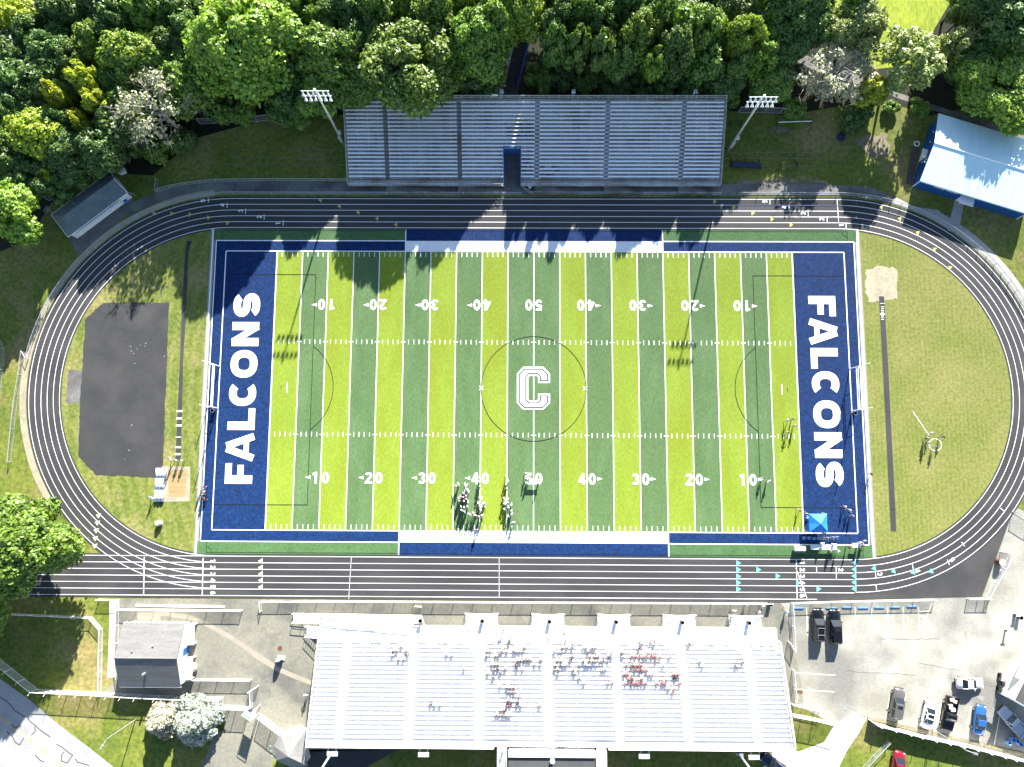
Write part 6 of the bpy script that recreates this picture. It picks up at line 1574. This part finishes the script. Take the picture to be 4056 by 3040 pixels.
folk('L7', [(1428,288,W,'navy','walk',90,'person in white shirt, top of the three walking in the right end zone'),(1512,350,W,Bk,'walk',90,'person in white shirt, middle of the three walking in the right end zone'),(1560,450,Gy,Bk,'stand',120,'person in grey shirt, lowest of the three in the right end zone'),
  (570,345,'orange','grey','walk',60,'stooping person in orange by the canopy rope'),(1020,775,Gy,Bk,'stand',0,'person in grey under the lower edge of the canopy'),(880,790,'navy',Bk,'stand',0,'person in navy between canopy and blue chairs'),(985,960,W,Gy,'hips',180,'person in white behind the middle folding table'),(1195,975,W,Bk,'hips',180,'person in white behind the small table'),(1160,1108,Gy,'navy','stand',0,'person in grey before the middle folding table'),(1290,1125,'pale','navy','walk',40,'person in pale shirt walking before the small table'),
  (1488,1030,Rd,Bk,'hips',90,'person in red left of the pale corner table'),(1700,950,W,Gy,'stand',200,'person in white behind the pale corner table'),(1750,1000,Gy,'navy','hips',90,'person in grey right of the pale corner table'),(1790,915,W,'navy','stand',180,'person in white nearest the field corner')])
folk('K8', [(200,1083,W,Gy,'walk',-60,'player in white, left one of the pair standing on the right lime stripe'),(236,1072,Gy,Bk,'stand',90,'player in grey, right one of the pair standing on the right lime stripe'),(246,1118,W,Bk,'stand',120,'player in white near the right goal line'),(202,1158,'pink',Gy,'hips',0,'player in pink on the right lime stripe'),(36,1455,Gy,Bk,'stand',0,'person in grey beside the bottom right number ten'),(74,1476,W,Bk,'hips',40,'person in white beside the bottom right number ten'),
  (1125,1168,W,Gy,'walk',-90,'person in white above the throwing circle'),(1098,1200,Gy,Bk,'stand',-60,'person in grey left of the throwing circle, upper of two'),(1100,1230,W,Bk,'stand',-60,'person in white left of the throwing circle, lower of two'),(1198,1187,Bk,'navy','hips',120,'person in black right of the throwing circle'),(1152,1252,'blue','blue','stand',0,'person in blue inside the throwing circle'),(738,1430,Bk,Bk,'walk',90,'dark dressed person on the grass right of the end zone')])
folk('N7', [(632,105,W,Bk,'stand',180,'left of two people in white at the end of the left runway'),(728,108,W,Bk,'stand',180,'right of two people in white at the end of the left runway'),(540,72,W,Gy,'walk',90,'person in white beside the left runway'),(190,750,'blue',W,'walk',90,'person in blue shirt on the grass below the asphalt pad'),(460,255,W,Gy,'walk',-30,'person in white at the upper end of the rolled tarp'),
  (1110,555,'red',Bk,'walk',120,'person in red, top of the group on the left field edge'),(1030,600,W,Gy,'stand',-60,'person in white, leftmost of the group on the left field edge'),(1085,622,W,Bk,'stand',60,'person in white amid the group on the left field edge'),(1130,655,Gy,'navy','stand',90,'person in grey, rightmost of the group on the left field edge'),(1085,705,'navy',Bk,'hips',0,'person in navy in the group on the left field edge'),(1070,775,Bk,Bk,'stand',0,'person in black, lowest of the group on the left field edge'),(1112,800,'orange',Bk,'crouch',30,'bending person in orange on the left field edge')])
folk('M1', [(2052,75,W,Bk,'hips',0,'left of two people in white at the fence above the long ramp'),(2092,80,W,Gy,'stand',0,'right of two people in white at the fence above the long ramp'),(668,1180,'pale',Bk,'hips',180,'person in pale shirt on the plaza beside the near grandstand')])
folk('M3', [(1385,115,W,Gy,'hips',180,'person in white above the last front stairs'),(1525,52,'blue','navy','stand',0,'person in blue at the track fence'),(1712,72,W,Gy,'walk',60,'person in white near the last trash can by the track fence'),(1668,135,W,Bk,'stand',60,'person in white at the right side of the last front stairs'),(1985,130,'blue',Gy,'walk',180,'person in blue at the parking lot fence corner')])
folk('M7', [(1430,440,'grey','navy','walk',60,'person in grey at the snack building corner'),(1430,520,W,W,'stand',0,'person in white at the snack building counter'),(1420,610,Rd,W,'hips',30,'person in red and white at the snack building counter')])
def deckfolk(c, lst):
    for x, y, top, legs, lab in lst:
        q = g(c, x, y, 2.2); person((q.x, q.y, 1.03), random.choice(('stand','walk')), top, legs, lab, R_(random.choice((90,-90,0,180))))
deckfolk('M2', [(350,425,W,Gy,'person in white on the front walk, left of the fourth section pair'),(308,490,'pale','navy','person in pale shirt on the front walk before the fourth section'),(475,440,W,Gy,'person in white on the front walk, middle of the fourth section'),(1040,455,W,Gy,'person in white beside the second front stairs'),(1235,475,W,W,'person in white on the front walk, left of the fifth section pair'),(1285,485,W,Gy,'person in white on the front walk, right of the fifth section pair')])
deckfolk('M3', [(345,420,W,Gy,'person in white on the front walk before the red crowd'),(475,385,Gy,Gy,'person in grey on the front walk before the red crowd'),(525,390,'pink',Gy,'person in pink on the front walk before the red crowd')])
# spectators on the near grandstand, snapped to the bench they sit on
SP = []
def spect(c, s, k0=W):
    for it in s.split():
        p = it.split(','); x, y = float(p[0]), float(p[1]); SP.append((c, x, y, {'': k0, 'w': W, 'r': Rd, 'n': 'navy', 'g': Gy, 'k': Bk, 'b': 'blue', 'p': 'pink', 'l': 'pale', 'u': 'purple'}[p[2] if len(p) > 2 else '']))
spect('M2', '100,720 130,770,g 95,800,l 235,785 325,740,n 395,760,g 495,765,n 535,755 580,760 630,760,g 655,690,g 240,825,k 555,890 590,905,g 650,880,n 690,880,k 732,880,n 805,910,g 890,880,n 180,915 225,915 260,905,p 215,975,g 265,980,n 375,975,r 540,960,k 885,945,l 120,1040,g 300,1065,n 545,1010,b 630,980 195,1155,k 300,1260,g 400,1240 440,1240 500,1270,g 415,1310,b 460,1310,p 495,1310,g 430,590,k 575,1410,g 420,1440,u 470,1440 560,1450,b 320,1570,w 350,1580,k 400,1570,n 445,1560,u 540,1560,n 600,1555,b 875,1555,n')
spect('M4', '210,440,g 240,440 295,440,u 340,450 375,440,g')
spect('M2', '1090,770 1160,770 1160,720,g 1205,690 1270,710,b 1350,715,u 1510,700 1540,720,u 1580,725,n 1640,690 1665,710,g 1355,790,g 1610,790,g 1685,790 1885,790,n 1910,840,g 1140,870 1190,870 1325,850,k 1105,915 1180,915,b 1225,915 1510,850 1600,855,g 1650,850 1695,850,p 1545,915,b 1590,915 1650,905 1760,910 1800,910,n 1870,915,g 1100,980,g 1155,980 1250,975,g 1460,975,b 1645,975,b 1705,975 1140,1045,g 1365,1040 1460,1040 1790,1020 1830,1035,b 1385,1105,n 1450,1110,b 1525,1180,g 1875,1230 1935,1230,k')
spect('M3', '315,520,r 120,580,p 235,625,r 275,635,r 325,620,r 370,625,r 405,625,r 460,630,r 500,630,r 550,625,r 505,665,r 660,620,l 135,655 180,730,r 235,750,k 240,730,r 290,720,r 320,730,r 270,785,r 325,790,r 350,785,r 400,770,r 585,725,w 150,820,r 185,820,r 425,820,w 460,820,r 705,830,r 740,825,r 775,820,r 205,880,r 235,880,r 345,880,r 165,930,r 235,935,r 275,945,r 300,935,r 345,935,r 390,930,r 515,915,r 575,930,r 610,950,k 800,930,r 650,985,p 710,985,p 695,1030,r 625,905,w 720,905,k 1000,690 1030,745,l 1400,725,k 1430,720,w 1480,715,g 880,450,k 345,450,g 485,465,w')
spect('M1', '1770,615,g 1860,600,l 1925,605,g 1800,645,p 1950,660,k 1755,665 1830,725,g 1890,720,g')
spect('L2', '1225,955,b 1258,965 1335,1045,g 1125,1275,k 1150,1275 1185,1270,b')
placed = {}
for c, x, y, top in SP:
    best = None
    for i in range(HN):
        yr, zr = hrow(i); q = g(c, x, y, zr+.42+.42)
        d = abs(q.y-(yr-.44))
        if best is None or d < best[0]: best = (d, i, q)
    _, i, q = best
    sec = min(range(len(HX)), key=lambda k: abs(q.x-(HX[k][0]+HX[k][1])/2))
    xx = min(max(q.x, HX[sec][0]+.25), HX[sec][1]-.25)
    placed.setdefault((i, sec), []).append([xx, top])
for (i, sec), ls in sorted(placed.items()):
    ls.sort(); yr, zr = hrow(i)
    for k in range(1, len(ls)): ls[k][0] = max(ls[k][0], ls[k-1][0]+.48)
    for k, (xx, top) in enumerate(ls):
        pos = 'alone' if len(ls) == 1 else ORD[k]+' from left'
        person((xx, yr-.47, zr-.02), 'sit', top, random.choice(('white','white','pale','grey','navy')), 'spectator in %s, %s, row %d from the front, %s section from left' % (top, pos, i+1, ORD[sec]), R_(random.uniform(-12, 12)), 'spectators on the near grandstand')
for i, x in enumerate((1000, 1040, 1075)):
    q = g('M4', x, 785, zb+1.3); person((q.x, yb-.6, zb), 'hips', (W, 'blue', W)[i], 'grey', 'person in %s on the top walkway before the press box, %s of three' % ((W, 'blue', W)[i], ('left', 'middle', 'right')[i]), math.pi if i == 1 else 0)
q = g('M4', 312, 700, zb+1.3); person((q.x, yb-.4, zb), 'stand', Gy, Bk, 'lone person in grey on the top walkway near the left catwalk')
